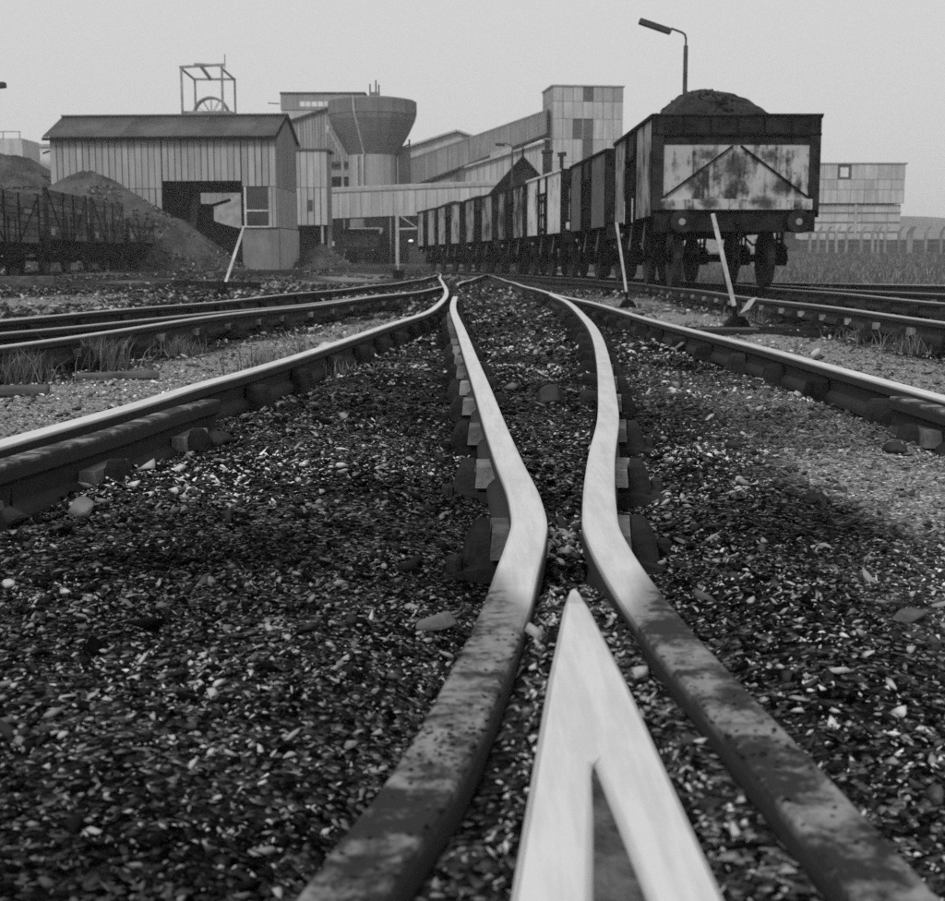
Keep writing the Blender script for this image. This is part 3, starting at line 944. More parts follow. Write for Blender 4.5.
name_feet = True
def steel_wagon(name, label, loc, rz, side_m, end_m, door_m, load=None, far=False, group='steel coal wagons in the right hand train', top=2.60, cap_m='iron_brown'):
    root = thing(name, label, 'wagon', loc, rz, group)
    L, Wd = 5.03, 2.52
    hx, hy = Wd / 2, L / 2
    zb = 1.10
    # frame
    MB().box(-hx + .12, hx - .12, -hy + .10, hy - .10, 1.085, 1.165).build('floor', 'iron', root)
    for s_ in (-1, 1):
        MB().box(s_ * .80, s_ * .92, -hy + .08, hy - .08, .86, 1.083).build('solebar', 'iron', root)
        MB().box(-hx + .04, hx - .04, s_ * (hy - .075), s_ * hy, .855, 1.165, 0).build('headstock', 'iron_brown', root, bevel=.008)
    buffer_pair(root, L)
    for y in (-1.37, 1.37):
        wheelset(root, y)
    for sy in (-1, 1):
        m = MB()
        m.tube([(0, sy * (hy + .01), 1.0), (0, sy * (hy + .16), 1.0), (0, sy * (hy + .22), .95), (0, sy * (hy + .20), .90)], .03, 8)
        for k in range(3):
            c = Vector((0, sy * (hy + .20), .80 - k * .215))
            loop = [c + Vector(((.045 if k % 2 else .012) * math.cos(a), (.012 if k % 2 else .05) * math.sin(a) * 1.0, .135 * math.sin(a) if k % 2 == 0 else .135 * math.sin(a))) for a in np.linspace(0, 2 * math.pi, 13)]
            if k % 2 == 0:
                loop = [c + Vector((.045 * math.cos(a), 0, .135 * math.sin(a))) for a in np.linspace(0, 2 * math.pi, 13)]
            m.tube(loop, .017, 6, False)
        m.build('coupling_chain', 'iron', root)
    # ends
    for sy in (-1, 1):
        ye = sy * hy
        yi = sy * (hy - .05)
        MB().box(-hx + .05, hx - .05, min(ye, yi), max(ye, yi), 1.34, 2.15).build('end_panel', end_m, root)
        MB().box(-hx + .10, hx - .10, min(ye + sy * .07, yi), max(ye + sy * .07, yi), 1.18, 1.338).build('bumper_plank', end_m, root, bevel=.012)
        MB().box(-hx + .05, hx - .05, min(ye + sy * .015, yi), max(ye + sy * .015, yi), 2.152, 2.30).build('end_rail', 'iron_brown', root)
        MB().box(-hx + .02, hx - .02, min(ye + sy * .03, yi), max(ye + sy * .03, yi), 2.303, top - .03).build('end_extension', cap_m, root)
        for k in range(7):
            x = -hx + .04 + (Wd - .08) * k / 6
            MB().box(x - .012, x + .012, min(ye + sy * .031, ye + sy * .05), max(ye + sy * .031, ye + sy * .05), 2.30, top - .03).build('rib', 'iron', root)
        MB().box(-hx - .03, hx + .03, min(ye + sy * .06, yi - sy * .02), max(ye + sy * .06, yi - sy * .02), top - .03, top).build('end_capping', cap_m, root, bevel=.006)
        MB().box(-hx - .01, hx + .01, min(ye + sy * .055, ye), max(ye + sy * .055, ye), 2.282, 2.315).build('end_ledge', 'iron', root)
        for sx in (-1, 1):
            a, b = sorted((sx * (hx - .16), sx * (hx + .005)))
            MB().box(a, b, min(ye + sy * .045, yi), max(ye + sy * .045, yi), 1.17, top - .032).build('corner_post', 'iron_brown', root, bevel=.01)
            MB().bar((sx * (hx - .17), ye + sy * .012, 1.37), (sx * .06, ye + sy * .012, 2.13), .024, .065, (0, 1, 0)).build('diagonal_strap', 'iron', root)
    # sides
    for sx in (-1, 1):
        def bx(a, b, y0, y1, z0, z1, nm, mt, bev=0):
            a, b = sorted((sx * a, sx * b))
            return MB().box(a, b, y0, y1, z0, z1).build(nm, mt, root, bevel=bev)
        for sy in (-1, 1):
            y0, y1 = sorted((sy * .62, sy * (hy - .05)))
            bx(hx - .04, hx - .005, y0, y1, zb, top - .06, 'side_plate', side_m)
            ym = sy * .55
            bx(hx - .05, hx + .045, ym - .05, ym + .05, zb - .06, top - .06, 'stanchion', 'iron', .01)
            if name_feet:
                bx(hx + .046, hx + .052, ym - .05, ym + .05, zb - .05, zb + .34, 'stanchion_foot', 'white')
            ym = sy * (hy - .07)
            bx(hx - .03, hx + .02, ym - .05, ym + .02, zb - .03, top - .06, 'stanchion', 'iron', .01)
        d = bx(hx - .035, hx - .012, -.47, .47, zb + .02, 2.10, 'side_door', door_m)
        for k in range(3):
            a, b = sorted((sx * (hx - .012), sx * (hx + .012)))
            MB().box(a, b, -.45, .45, zb + .10 + .36 * k, zb + .16 + .36 * k).build('door_bar', 'iron', d)
        for y in (-.2, .2):
            a, b = sorted((sx * (hx - .012), sx * (hx + .02)))
            MB().box(a, b, y - .03, y + .03, zb - .02, 2.05).build('hinge_strap', 'iron', d)
        bx(hx - .035, hx - .006, -.47, .47, 2.13, top - .06, 'top_flap', door_m)
        bx(hx - .02, hx + .055, -.60, .60, 2.085, 2.14, 'door_rail', 'iron')
        bx(hx - .05, hx + .035, -hy - .01, hy + .01, top - .06, top, 'top_rail', 'iron_brown' if side_m is not PW else side_m, .008)
        # brake gear
        m = MB()
        m.tube([(sx * 1.08, -1.0, .78), (sx * 1.10, .2, .74), (sx * 1.12, 1.35, .70), (sx * 1.12, 2.2, .88)], .02, 6)
        m.build('brake_lever', 'iron', root)
        MB().tube([(sx * 1.12, 2.2, .88), (sx * 1.12, 2.33, .90)], .034, 8).build('lever_grip', 'white', root)
        m = MB()
        m.bar((sx * 1.0, -.25, .86), (sx * 1.0, .0, .45), .02, .06); m.bar((sx * 1.0, .25, .86), (sx * 1.0, .0, .45), .02, .06)
        m.tube([(sx * .7, 0, .48), (sx * 1.1, 0, .48)], .03, 8)
        m.build('vee_hanger', 'iron', root)
        for y in (-.82, .82):
            MB().prism([(y - .06, .30), (y + .06, .30), (y + .05, .66), (y - .05, .66)], sx * .70, sx * .79, 'x').build('brake_shoe', 'iron', root)
        for (ya, yb) in ((-.95, -.75), (.75, .95)):
            MB().tube([(sx * 1.14, ya, 1.04), (sx * 1.15, (ya + yb) / 2, .80), (sx * 1.16, yb, .62)], .018, 6).build('door_spring', 'steelwork', root)
    return root

PW = paint('whitewashed_wagon', 0.62, 0.38)
blobs = [(-.02, 1.83, .24, .30), (-.02, 1.52, .13, .26), (-.64, 1.55, .13, .13), (-.44, 2.02, .16, .12), (.50, 1.98, .18, .13), (.70, 1.52, .20, .15), (-.42, 1.30, .18, .13), (.46, 1.29, .2, .13), (.92, 1.48, .05, .16), (.3, 1.3, .12, .06)]
P_end1 = paint('first_wagon_end', 0.42, 0.56, blobs, 0.03, 0.38)
P_side = [paint('wagon_side_worn', 0.32, 0.55), paint('wagon_side_dark', 0.12, 0.35), PW, paint('wagon_side_mottled', 0.45, 0.8), paint('wagon_side_grey', 0.30, 0.6), paint('wagon_side_sooty', 0.06, 0.7), paint('wagon_side_streaked', 0.42, 0.5)]
P_door = [paint('door_dark', 0.05, 0.7), paint('door_black', 0.03, 0.6)]
P_end = paint('wagon_end_dark', 0.16, 0.9)

wc = catmull(WAG_C, 0.05)
def along(s_from):
    """point and heading on the wagon track, s_from metres past y = 20.45"""
    i = next(k for k, p in enumerate(wc) if p.y >= 20.45)
    acc = 0
    while acc < s_from and i < len(wc) - 1:
        acc += (wc[i + 1] - wc[i]).length
        i += 1
    return wc[i]
specs = [
    ('nearest steel wagon, heaped with coal, diagonal bars on its pale rusty end', P_side[0], P_end1, P_door[0]),
    ('dark grey steel wagon coupled right behind the nearest heaped wagon', P_side[1], P_end, P_door[1]),
    ('whitewashed steel wagon, palest of the train, third from the front', PW, PW, PW),
    ('blotchy pale steel wagon with dark door behind the whitewashed one', P_side[3], P_end, P_door[0]),
    ('grey steel wagon, fifth from the front of the train', P_side[4], P_end, P_door[1]),
    ('streaked steel wagon on the curve, second from the far end of the train', P_side[6], P_end, P_door[1]),
    ('sooty steel wagon at the far end of the curving train', P_side[6], P_end, P_door[0]),
]
wagon_pose = []
for i, (lab, sm_, em_, dm_) in enumerate(specs):
    a, b = along(i * 5.93 + 1.14), along(i * 5.93 + 3.88)
    c = (a + b) / 2
    rz = math.atan2(-(b - a).x, (b - a).y)
    wagon_pose.append((c, rz))
    steel_wagon('coal_wagon', lab, (c.x, c.y, ZW), rz, sm_, em_, dm_, top=2.60, cap_m='iron_brown')
    name_feet = False

def heap_mesh(rx, ry, h, seed, nr=26, na=56, power=1.25, skew=(0, 0), rough=0.05, sq=0.0, cut=None):
    vs, fs = [(skew[0], skew[1], h)], []
    for i in range(1, nr + 1):
        r = i / nr
        for k in range(na):
            a = 2 * math.pi * k / na
            ca, sa = math.cos(a), math.sin(a)
            q = 1.0
            if sq:
                q = (1 / max(abs(ca), abs(sa))) ** sq
            x, y = rx * r * ca * q, ry * r * sa * q
            z = h * (1 - r ** power)
            nz = float(vnoise(np.array(x * 2.3 / max(.4, rx * .35)), np.array(y * 2.3 / max(.4, rx * .35)), seed)) * rough * h * 2 + random.uniform(-1, 1) * rough * h * .25
            vs.append((x + skew[0] * (1 - r), y + skew[1] * (1 - r), max(z + nz * min(1, 3 * (1 - r) + .1), -.3)))
    fs += [(0, 1 + k, 1 + (k + 1) % na) for k in range(na)]
    for i in range(nr - 1):
        b = 1 + i * na
        fs += [(b + k, b + na + k, b + na + (k + 1) % na, b + (k + 1) % na) for k in range(na)]
    return MB().add(vs, fs)

def coal_load(label, c, rz, h, z0, rx=1.16, ry=2.3, seed=1, skew=(0, 0), power=1.6, mat='coal', lt=.05):
    o = heap_mesh(rx, ry, h, seed, power=power, skew=skew, rough=.05, sq=.55).build('coal_load', mat, None, (c.x, c.y, z0), rz)
    tag(o, label, 'coal')
    lumps = []
    n = 1700
    r_, a_ = np.sqrt(rng.uniform(0, 1, n)) * .97, rng.uniform(0, 2 * np.pi, n)
    x, y = rx * r_ * np.cos(a_), ry * r_ * np.sin(a_)
    z = h * (1 - r_ ** power)
    l = scatter('coal_lumps', None, np.stack([x + skew[0] * (1 - r_), y + skew[1] * (1 - r_)], -1), rng.uniform(.018, .065, n), np.exp(rng.uniform(math.log(.004), math.log(lt), n)), zf=lambda p, q: z, sink=.1)
    l.parent = o
    l['kind'] = 'stuff'
    return o
coal_load('tall mound of coal heaped above the nearest wagon', wagon_pose[0][0], wagon_pose[0][1], .86, ZW + 2.36, skew=(-.15, 0), seed=4, power=1.9, rx=1.2)
coal_load('low heap of coal in the dark grey second wagon', wagon_pose[1][0], wagon_pose[1][1], .46, ZW + 2.36, seed=5)
coal_load('coal filling the fifth grey wagon to its brim', wagon_pose[4][0], wagon_pose[4][1], .36, ZW + 2.36, seed=6)
coal_load('peaked coal heap in the streaked wagon on the curve', wagon_pose[5][0], wagon_pose[5][1], .55, ZW + 2.36, seed=7)
coal_load('peaked coal heap in the farthest wagon of the curving train', wagon_pose[6][0], wagon_pose[6][1], .60, ZW + 2.36, seed=8)

# ------------------------------------------------------------------ wooden wagons on the left
def wooden_wagon(label, y, z, h, rz, planks=7):
    root = thing('wooden_wagon', label, 'wagon', (float(xat(LWL, y)), y, z), rz, 'wooden coal wagons on the left')
    L, Wd = 5.0, 2.40
    hx, hy = Wd / 2, L / 2
    zb = 1.05
    MB().box(-hx + .1, hx - .1, -hy + .1, hy - .1, 1.0, 1.09).build('floor', 'timber_dark', root)
    for s_ in (-1, 1):
        MB().box(s_ * .82, s_ * .95, -hy + .1, hy - .1, .76, .998).build('solebar', 'timber_dark', root)
        MB().box(-hx + .05, hx - .05, s_ * (hy - .12), s_ * hy, .74, .998).build('headstock', 'timber_dark', root)
    buffer_pair(root, L)
    for yy in (-1.37, 1.37):
        wheelset(root, yy)
    ph = (h - zb) / planks
    for k in range(planks):
        z0, z1 = zb + k * ph, zb + (k + 1) * ph - .022
        for sx in (-1, 1):
            a, b = sorted((sx * (hx - .065 + random.uniform(0, .01)), sx * hx))
            if k < planks - 2:
                for y0, y1 in ((-hy, -.62), (-.60, .60), (.62, hy)):
                    MB().box(a, b, y0, y1, z0, z1).build('plank', 'wagon_wood', root)
            else:
                MB().box(a, b, -hy, hy, z0, z1).build('plank', 'wagon_wood', root)
        for sy in (-1, 1):
            a, b = sorted((sy * (hy - .065), sy * (hy + .0)))
            MB().box(-hx + .07, hx - .07, a, b, z0, z1).build('plank', 'wagon_wood', root)
    for sx in (-1, 1):
        for yy in (-.66, .66):
            a, b = sorted((sx * (hx + .002), sx * (hx + .035)))
            MB().box(a, b, yy - .025, yy + .025, .85, h - .02).build('side_knee', 'iron', root)
        for sy in (-1, 1):
            MB().bar((sx * (hx + .012), sy * (hy - .05), h - .1), (sx * (hx + .012), sy * .72, zb + .05), .02, .06).build('diagonal_strap', 'iron', root)
            a, b = sorted((sx * (hx - .10), sx * (hx + .02)))
            c, d = sorted((sy * (hy - .02), sy * (hy + .10)))
            MB().box(a, b, c, d, .80, h + .04).build('corner_post', 'timber_dark', root)
        for yy in (-.3, .3):
            a, b = sorted((sx * (hx + .002), sx * (hx + .025)))
            MB().box(a, b, yy - .03, yy + .03, .95, zb + 3.5 * ph).build('hinge_strap', 'iron', root)
        MB().tube([(sx * 1.08, -1.0, .72), (sx * 1.12, 1.3, .66), (sx * 1.12, 2.2, .82)], .02, 6).build('brake_lever', 'iron', root)
        m = MB(); m.bar((sx * 1.0, -.35, .78), (sx * 1.0, .35, .35), .02, .05); m.bar((sx * 1.0, .35, .78), (sx * 1.0, -.35, .35), .02, .05)
        m.build('brake_gear', 'iron', root)
    a, b = hx + .003, hx + .012
    MB().box(a, b, -2.2, -1.75, zb + .12, zb + .32).build('number_patch', 'patch', root)
    if planks > 5:
        MB().box(a, b, 1.2, 1.95, zb + 4.1 * ph, zb + 4.75 * ph).build('repair_plank', 'steelwork', root)
    return root
lw = [(31.0, 2.40, 'nearest wooden plank wagon, cut by the left edge of the picture'), (35.4 + 1.6, 2.42, 'second wooden plank wagon from the left edge'),
      (43.0, 2.52, 'third wooden plank wagon, in front of the slack heap'), (49.0, 2.50, 'fourth wooden plank wagon from the left edge'), (55.0, 1.90, 'low wooden wagon at the far right end of its row')]
lw_pose = []
for y, h, lab in lw:
    t = (float(xat(LWL, y + 1)) - float(xat(LWL, y - 1))) / 2
    wooden_wagon(lab, y, left_z(y), h, math.atan2(-t, 1), 7 if h > 2 else 5)
    lw_pose.append((Vector((float(xat(LWL, y)), y)), math.atan2(-t, 1)))
for i, (hh, lab) in enumerate([(.55, 'coarse coal heaped in the nearest wooden wagon at the left edge'), (.5, 'coarse coal heaped in the second wooden wagon'), (.30, 'shallow coal load in the third wooden wagon'), (.25, 'shallow coal load in the fourth wooden wagon')]):
    coal_load(lab, lw_pose[i][0], lw_pose[i][1], hh, left_z(lw[i][0]) + lw[i][1] - .12, rx=1.1, ry=2.35, seed=40 + i, lt=.22)

# ------------------------------------------------------------------ shed on the left
def panels(parent, name, mat, x0, x1, z0, z1, y, w, gap=.05, th=.03, jitter=.012, axis='x', flip=1):
    """row of separate upright sheets between x0 and x1"""
    n = max(1, round(abs(x1 - x0) / w))
    g0 = gap
    for k in range(n):
        a = x0 + (x1 - x0) * k / n
        b = x0 + (x1 - x0) * (k + 1) / n
        a, b = sorted((a, b))
        j = random.uniform(0, jitter)
        gap = g0 * random.uniform(.35, 1.25)
        m = MB()
        ya, yb = sorted((y - flip * j, y - flip * (th + j)))
        if axis == 'x':
            m.box(a + gap / 2, b - gap / 2, ya, yb, z0, z1 + random.uniform(-.01, .0))
        else:
            m.box(ya, yb, a + gap / 2, b - gap / 2, z0, z1)
        m.build(name, mat, parent)

sz = float(ground_z(-8.85, 62, False))
shed = thing('loading_shed', 'grey sheet clad loading shed with low ridged roof and dark doorway', 'shed', (-8.85, 62, .30), R(-4.0))
SW, SD, EV, RG = 10.42, 4.7, 6.02, 7.05
def hole_wall(y0, y1, parts, nm, mt):
    for (a, b, c, d) in parts:
        MB().box(a, b, y0, y1, c, d).build(nm, mt, shed)
# dark backing frames
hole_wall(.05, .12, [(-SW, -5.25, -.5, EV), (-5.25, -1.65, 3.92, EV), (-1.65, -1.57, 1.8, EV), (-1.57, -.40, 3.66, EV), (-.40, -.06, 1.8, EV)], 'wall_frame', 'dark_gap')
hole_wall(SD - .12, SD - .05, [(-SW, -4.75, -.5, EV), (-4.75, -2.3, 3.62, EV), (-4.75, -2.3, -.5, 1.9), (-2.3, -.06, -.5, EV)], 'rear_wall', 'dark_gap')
MB().box(-SW, -SW + .08, .14, SD - .14, -.5, EV).build('end_wall', 'shed', shed)
# front sheets
panels(shed, 'cladding_sheet', 'shed', -SW, -5.27, 3.60, EV - .05, .05, .30)
panels(shed, 'cladding_sheet', 'shed', -SW, -5.27, -.4, 3.58, .05, .30)
panels(shed, 'cladding_sheet', 'shed', -5.25, -1.62, 3.93, EV - .05, .05, .30)
panels(shed, 'cladding_sheet', 'shed', -1.60, -.02, 3.68, EV - .05, .05, .30)
panels(shed, 'cladding_sheet', 'shed', -.40, -.02, 1.84, 3.66, .05, .19)
# gable sheets on the right
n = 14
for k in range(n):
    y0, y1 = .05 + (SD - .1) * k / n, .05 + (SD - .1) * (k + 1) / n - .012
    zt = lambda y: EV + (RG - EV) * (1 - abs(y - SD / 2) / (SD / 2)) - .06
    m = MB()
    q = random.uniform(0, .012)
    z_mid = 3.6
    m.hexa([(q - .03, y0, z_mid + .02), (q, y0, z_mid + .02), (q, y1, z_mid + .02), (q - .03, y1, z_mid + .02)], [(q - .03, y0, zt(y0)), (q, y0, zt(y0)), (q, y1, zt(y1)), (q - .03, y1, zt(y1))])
    m.build('cladding_sheet', 'shed_shaded', shed)
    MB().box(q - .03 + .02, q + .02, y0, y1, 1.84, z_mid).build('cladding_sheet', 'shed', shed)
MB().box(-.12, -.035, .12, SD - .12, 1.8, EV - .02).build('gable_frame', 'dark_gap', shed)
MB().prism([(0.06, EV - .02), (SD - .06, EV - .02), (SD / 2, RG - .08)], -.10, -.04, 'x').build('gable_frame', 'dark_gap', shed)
MB().prism([(0.06, EV - .02), (SD - .06, EV - .02), (SD / 2, RG - .08)], -SW, -SW + .06, 'x').build('gable_frame', 'shed', shed)
# plinth
MB().box(-1.62, .07, .0, .28, -.6, 1.80).build('plinth', 'render', shed, bevel=.02)
MB().box(-.2, .072, .285, SD, -.6, 1.795).build('plinth', 'concrete_pale', shed, bevel=.02)
MB().box(-1.70, .12, -.06, .03, 1.803, 1.84).build('plinth_ledge', 'timber_dark', shed)
# window
win = MB().box(-1.57, -.40, .10, .115, 1.86, 3.65).build('window', 'glass', shed)
MB().box(-1.50, -1.40, .0, .09, 1.86, 3.65).build('mullion', 'white', win)
MB().box(-1.395, -.40, .03, .09, 2.56, 2.63).build('transom', 'white', win)
MB().box(-1.62, -.36, -.07, .09, 1.842, 1.90).build('sill', 'white', win)
MB().box(-1.64, -1.58, -.01, .13, 1.84, 3.92).build('door_post', 'iron', shed)
# roof: corrugated sheets
def corr(p00, p10, p01, p11, n, amp):
    """corrugated sheet between four corners, waves run from edge 0 to edge 1"""
    p00, p10, p01, p11 = map(Vector, (p00, p10, p01, p11))
    nrm = (p10 - p00).cross(p01 - p00).normalized() * amp
    vs, fs = [], []
    for i in range(n * 4 + 1):
        t = i / (n * 4)
        w = nrm * math.sin(i * math.pi / 2)
        vs += [p00.lerp(p10, t) + w, p01.lerp(p11, t) + w]
    k = n * 4
    fs += [(2 * i, 2 * i + 2, 2 * i + 3, 2 * i + 1) for i in range(k)]
    return MB().add(vs, fs)
ov = .30
rs = (RG - EV) / (SD / 2)
nsh = 9
for k in range(nsh):
    xa, xb = -SW - .22 + (SW + .27) * k / nsh, -SW - .22 + (SW + .27) * (k + 1) / nsh + .03
    dz = .006 * (k % 2)
    for side in (0, 1):
        ye = -ov if side == 0 else SD + ov
        o = corr((xa, ye, EV - ov * rs + dz), (xb, ye, EV - ov * rs + dz), (xa, SD / 2, RG + dz), (xb, SD / 2, RG + dz), 9, .028).build('roof_sheet', 'roof', shed, smooth=True)
        sm = o.modifiers.new('thick', 'SOLIDIFY'); sm.thickness = .012
MB().box(-SW - .24, .08, SD / 2 - .16, SD / 2 + .16, RG + .0, RG + .07).build('ridge_cap', 'roof', shed)
MB().box(-SW - .22, .07, -ov - .03, -ov + .03, EV - ov * rs - .16, EV - ov * rs - .035).build('gutter', 'iron', shed)
MB().bar((.10, -ov, EV - ov * rs - .05), (.10, SD / 2, RG - .02), .04, .16).build('barge_board', 'iron', shed)
MB().bar((.10, SD + ov, EV - ov * rs - .05), (.10, SD / 2, RG - .02), .04, .16).build('barge_board', 'iron', shed)
for k, zz in enumerate((5.3, 4.1, 3.9, 3.2)):
    MB().bar((-SW - .02, .1, zz), (-SW - .35 - .1 * (k % 2), .05, zz - .12 + .2 * (k % 3)), .12, .06).build('torn_sheet', 'iron', shed)
# chute inside the doorway
m = MB(); m.bar((-4.7, 2.0, .6), (-4.3, 2.2, 3.5), .3, .3)
m.build('inner_post', 'timber', shed)
MB().box(-5.1, -4.05, 3.4, 4.4, 1.0, 3.05).build('inner_hopper', 'iron', shed)
MB().bar((-4.1, 3.9, 2.95), (-3.1, 3.9, 3.25), .14, .14).build('inner_chute', 'iron', shed)
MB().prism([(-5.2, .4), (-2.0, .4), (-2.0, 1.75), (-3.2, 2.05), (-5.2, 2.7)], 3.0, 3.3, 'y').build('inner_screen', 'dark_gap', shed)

def slack(name, label, x, y, z, rx, ry, h, seed, mat='slack', power=1.05, rough=.06, cat='heap', lumps=0, na=90, nr=40, lum=(.05, .14), tone=(.02, .14)):
    o = heap_mesh(rx, ry, h, seed, nr=nr, na=na, power=power, rough=rough).build(name, mat, None, (x, y, z), 0, smooth=True)
    tag(o, label, cat)
    if lumps:
        r_, a_ = np.sqrt(rng.uniform(0, 1, lumps)), rng.uniform(0, 2 * np.pi, lumps)
        zz = h * (1 - r_ ** power)
        l = scatter('lumps', None, np.stack([rx * r_ * np.cos(a_), ry * r_ * np.sin(a_)], -1), rng.uniform(lum[0], lum[1], lumps), tone[0] + (tone[1] - tone[0]) * rng.uniform(0, 1, lumps) ** 2.2 , zf=lambda p, q: zz, sink=.05)
        l.parent = o
        l['kind'] = 'stuff'
    return o
slack('slack_heap', 'dark heap of slack spilling from the shed doorway past its front', -17.0, 60.7, .25, 7.0, 4.8, 4.1, 51, lumps=8000, power=1.3, lum=(.03, .12), tone=(.01, .36))
slack('slack_heap', 'big smooth slack heap at the left edge behind the wagons', -30.3, 88, .4, 13.5, 12, 7.1, 52, power=1.15, mat='slack', lumps=4000, lum=(.05, .16), tone=(.01, .14))
slack('spoil_heap', 'pale smooth spoil heap seen through the shed doorway', -14.2, 84, .4, 4.6, 3.2, 4.6, 53, mat='spoil')
slack('rubble_heap', 'low rubble heap beside the shed corner under the clad bunker', -7.3, 66.2, .15, 1.9, 2.2, 1.3, 54, lumps=900, lum=(.03, .10), tone=(.01, .4))

# ------------------------------------------------------------------ colliery buildings behind
def quadbox(root, name, mat, x0, x1, y0, y1, z0, z1):
    return MB().box(x0, x1, y0, y1, z0, z1).build(name, mat, root)

# clad bunker on legs beside the shed
bk = thing('clad_bunker', 'pale sheet clad bunker standing on thin legs next to the shed', 'bunker', (0, 75, 0))
quadbox(bk, 'core', 'dark_gap', -11.2, -7.98, .04, 2.6, 2.66, 6.55)
panels(bk, 'cladding_sheet', 'clad', -11.2, -7.94, 4.62, 6.58, .04, .36, gap=.05)
panels(bk, 'cladding_sheet', 'clad', -11.2, -7.94, 2.60, 4.60, .04, .36, gap=.05)
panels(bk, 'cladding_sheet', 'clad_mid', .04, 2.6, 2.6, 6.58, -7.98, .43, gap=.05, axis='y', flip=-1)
quadbox(bk, 'roof', 'clad_dark', -11.3, -7.80, -.08, 2.75, 6.585, 6.70)
for (x, y) in ((-8.25, .15), (-8.02, 1.2), (-8.02, 2.4), (-9.9, .15)):
    MB().box(x - .06, x + .06, y - .06, y + .06, 0.2, 2.60).build('leg', 'pale_steel', bk)
quadbox(bk, 'back_wall', 'dark_wall', -11, -8.15, 1.3, 2.5, .1, 2.59)
quadbox(bk, 'shutter', 'clad_dark', -9.05, -8.75, -.03, .0, 3.35, 3.95)

# screens building: tall block with strip window, lean-to in front
sc_ = thing('screens_building', 'tall flat roofed screens building with strip window behind the hopper', 'building', (0, 105, 0))
quadbox(sc_, 'wall', 'clad', -14.5, -8.3, .06, 9, .3, 12.0)
quadbox(sc_, 'parapet', 'clad_mid', -14.55, -8.2, .0, 9.1, 12.02, 13.2)
quadbox(sc_, 'roof_edge', 'clad_dark', -14.6, -8.1, -.1, 9.2, 13.202, 13.32)
for k in range(5):
    w_ = quadbox(sc_, 'window', 'bright_glass', -13.1 + .46 * k, -12.70 + .46 * k, -.03, -.005, 12.25, 12.62)
MB().tube([(-14.6, -.1, 12.45), (-15.5, -.1, 12.5)], .04, 6).build('bracket', 'iron', sc_)
lt_ = thing('lean_to', 'corrugated lean-to with sloping top between shed and hopper', 'building', (0, 99.5, 0))
n = 26
for k in range(n):
    xa, xb = -13.9 + 5.6 * k / n, -13.9 + 5.6 * (k + 1) / n - .03
    z1 = lambda x: 10.35 + (x + 13.9) * .32
    j = random.uniform(0, .04)
    MB().hexa([(xa, -j, 7.75), (xb, -j, 7.75), (xb, .06, 7.75), (xa, .06, 7.75)], [(xa, -j, z1(xa)), (xb, -j, z1(xb)), (xb, .06, z1(xb)), (xa, .06, z1(xa))]).build('cladding_sheet', 'clad_mid', lt_)
MB().prism([(-13.9, .3), (-8.3, .3), (-8.3, z1(-8.3) - .05), (-13.9, z1(-13.9) - .05)], .07, 4, 'y').build('wall', 'clad_dark', lt_)
MB().bar((-14.1, -.05, z1(-14.1) + .05), (-8.2, -.05, z1(-8.2) + .05), .5, .12).build('roof_edge', 'clad_dark', lt_)
quadbox(lt_, 'roof_edge', 'clad_dark', -13.95, -9.0, -.5, .0, 7.55, 7.74)
quadbox(lt_, 'vent_box', 'clad_dark', -13.7, -12.6, -.25, -.06, 8.2, 9.0)
quadbox(lt_, 'wall_panel', 'clad_mid', -11.5, -8.3, -.1, .05, 6.7, 7.54)
quadbox(lt_, 'recess_shade', 'dark_wall', -10.7, -8.35, -.1, .05, .4, 6.68)  # flat panel; shade of the recess is put into its dark colour

an = thing('screens_annex', 'corrugated annex wall glimpsed through the shed doorway', 'building', (0, 104, 0))
for k in range(20):
    MB().box(-24 + .46 * k, -23.56 + .46 * k, -random.uniform(0, .04), .06, .3, 6.0).build('cladding_sheet', 'clad_mid', an)
MB().box(-24, -14.8, .07, 5, .3, 5.95).build('wall', 'clad_dark', an)
MB().box(-24.1, -14.7, -.2, 5.1, 6.001, 6.12).build('roof', 'clad_mid', an)

# concrete hopper
hp = thing('concrete_hopper', 'round concrete hopper tower, wide drum tapering to a narrower column', 'hopper', (-6.88, 95, 0))
MB().lathe([(1.68, .2), (1.68, 7.85)], 18).build('column', 'clad_mid', hp)
MB().lathe([(1.70, 7.851), (1.95, 8.30), (2.50, 9.25), (2.93, 10.15), (3.02, 10.52)], 18).build('cone', 'concrete', hp)
MB().lathe([(3.05, 10.521), (3.05, 11.42), (2.9, 11.50), (2.2, 11.62), (.3, 11.75)], 18).build('drum', 'concrete', hp)
MB().tube([(-.95, -1.55, .3), (-.95, -1.6, 7.8)], .07, 6).build('pipe', 'concrete_pale', hp)
MB().tube([(-.45, -1.7, 7.8), (-1.0, -2.9, 10.5), (-1.05, -3.12, 11.5)], .07, 6).build('pipe', 'concrete_pale', hp)
MB().tube([(-.55, -1.72, .3), (-.55, -1.72, 7.8)], .09, 6).build('pipe', 'concrete_pale', hp)
MB().tube([(-2.0, -.9, 5.2), (-2.0, -.9, 7.7), (-2.85, -1.2, 9.4)], .10, 6).build('pipe', 'pale_steel', hp)
MB().tube([(-2.95, -1.2, 9.25), (-2.9, -1.2, 9.75)], .14, 8).build('valve', 'pale_steel', hp)
m = MB()
for x in (2.0, 2.55):
    m.bar((x, -.4, .4), (x, -.4, 8.9), .12, .12)
for k in range(14):
    m.bar((2.0, -.4, .8 + .58 * k), (2.55, -.4, 1.05 + .58 * k), .07, .10)
m.box(1.75, 2.6, -.5, .4, 5.2, 8.4)
m.build('ladder_cage', 'clad_dark', hp)
for (x, h) in ((-.05, .5), (.35, .75), (.55, .45)):
    MB().tube([(x, -1.2, 11.5), (x, -1.2, 12.0 + h)], .045, 6).build('vent_pipe', 'iron', hp)
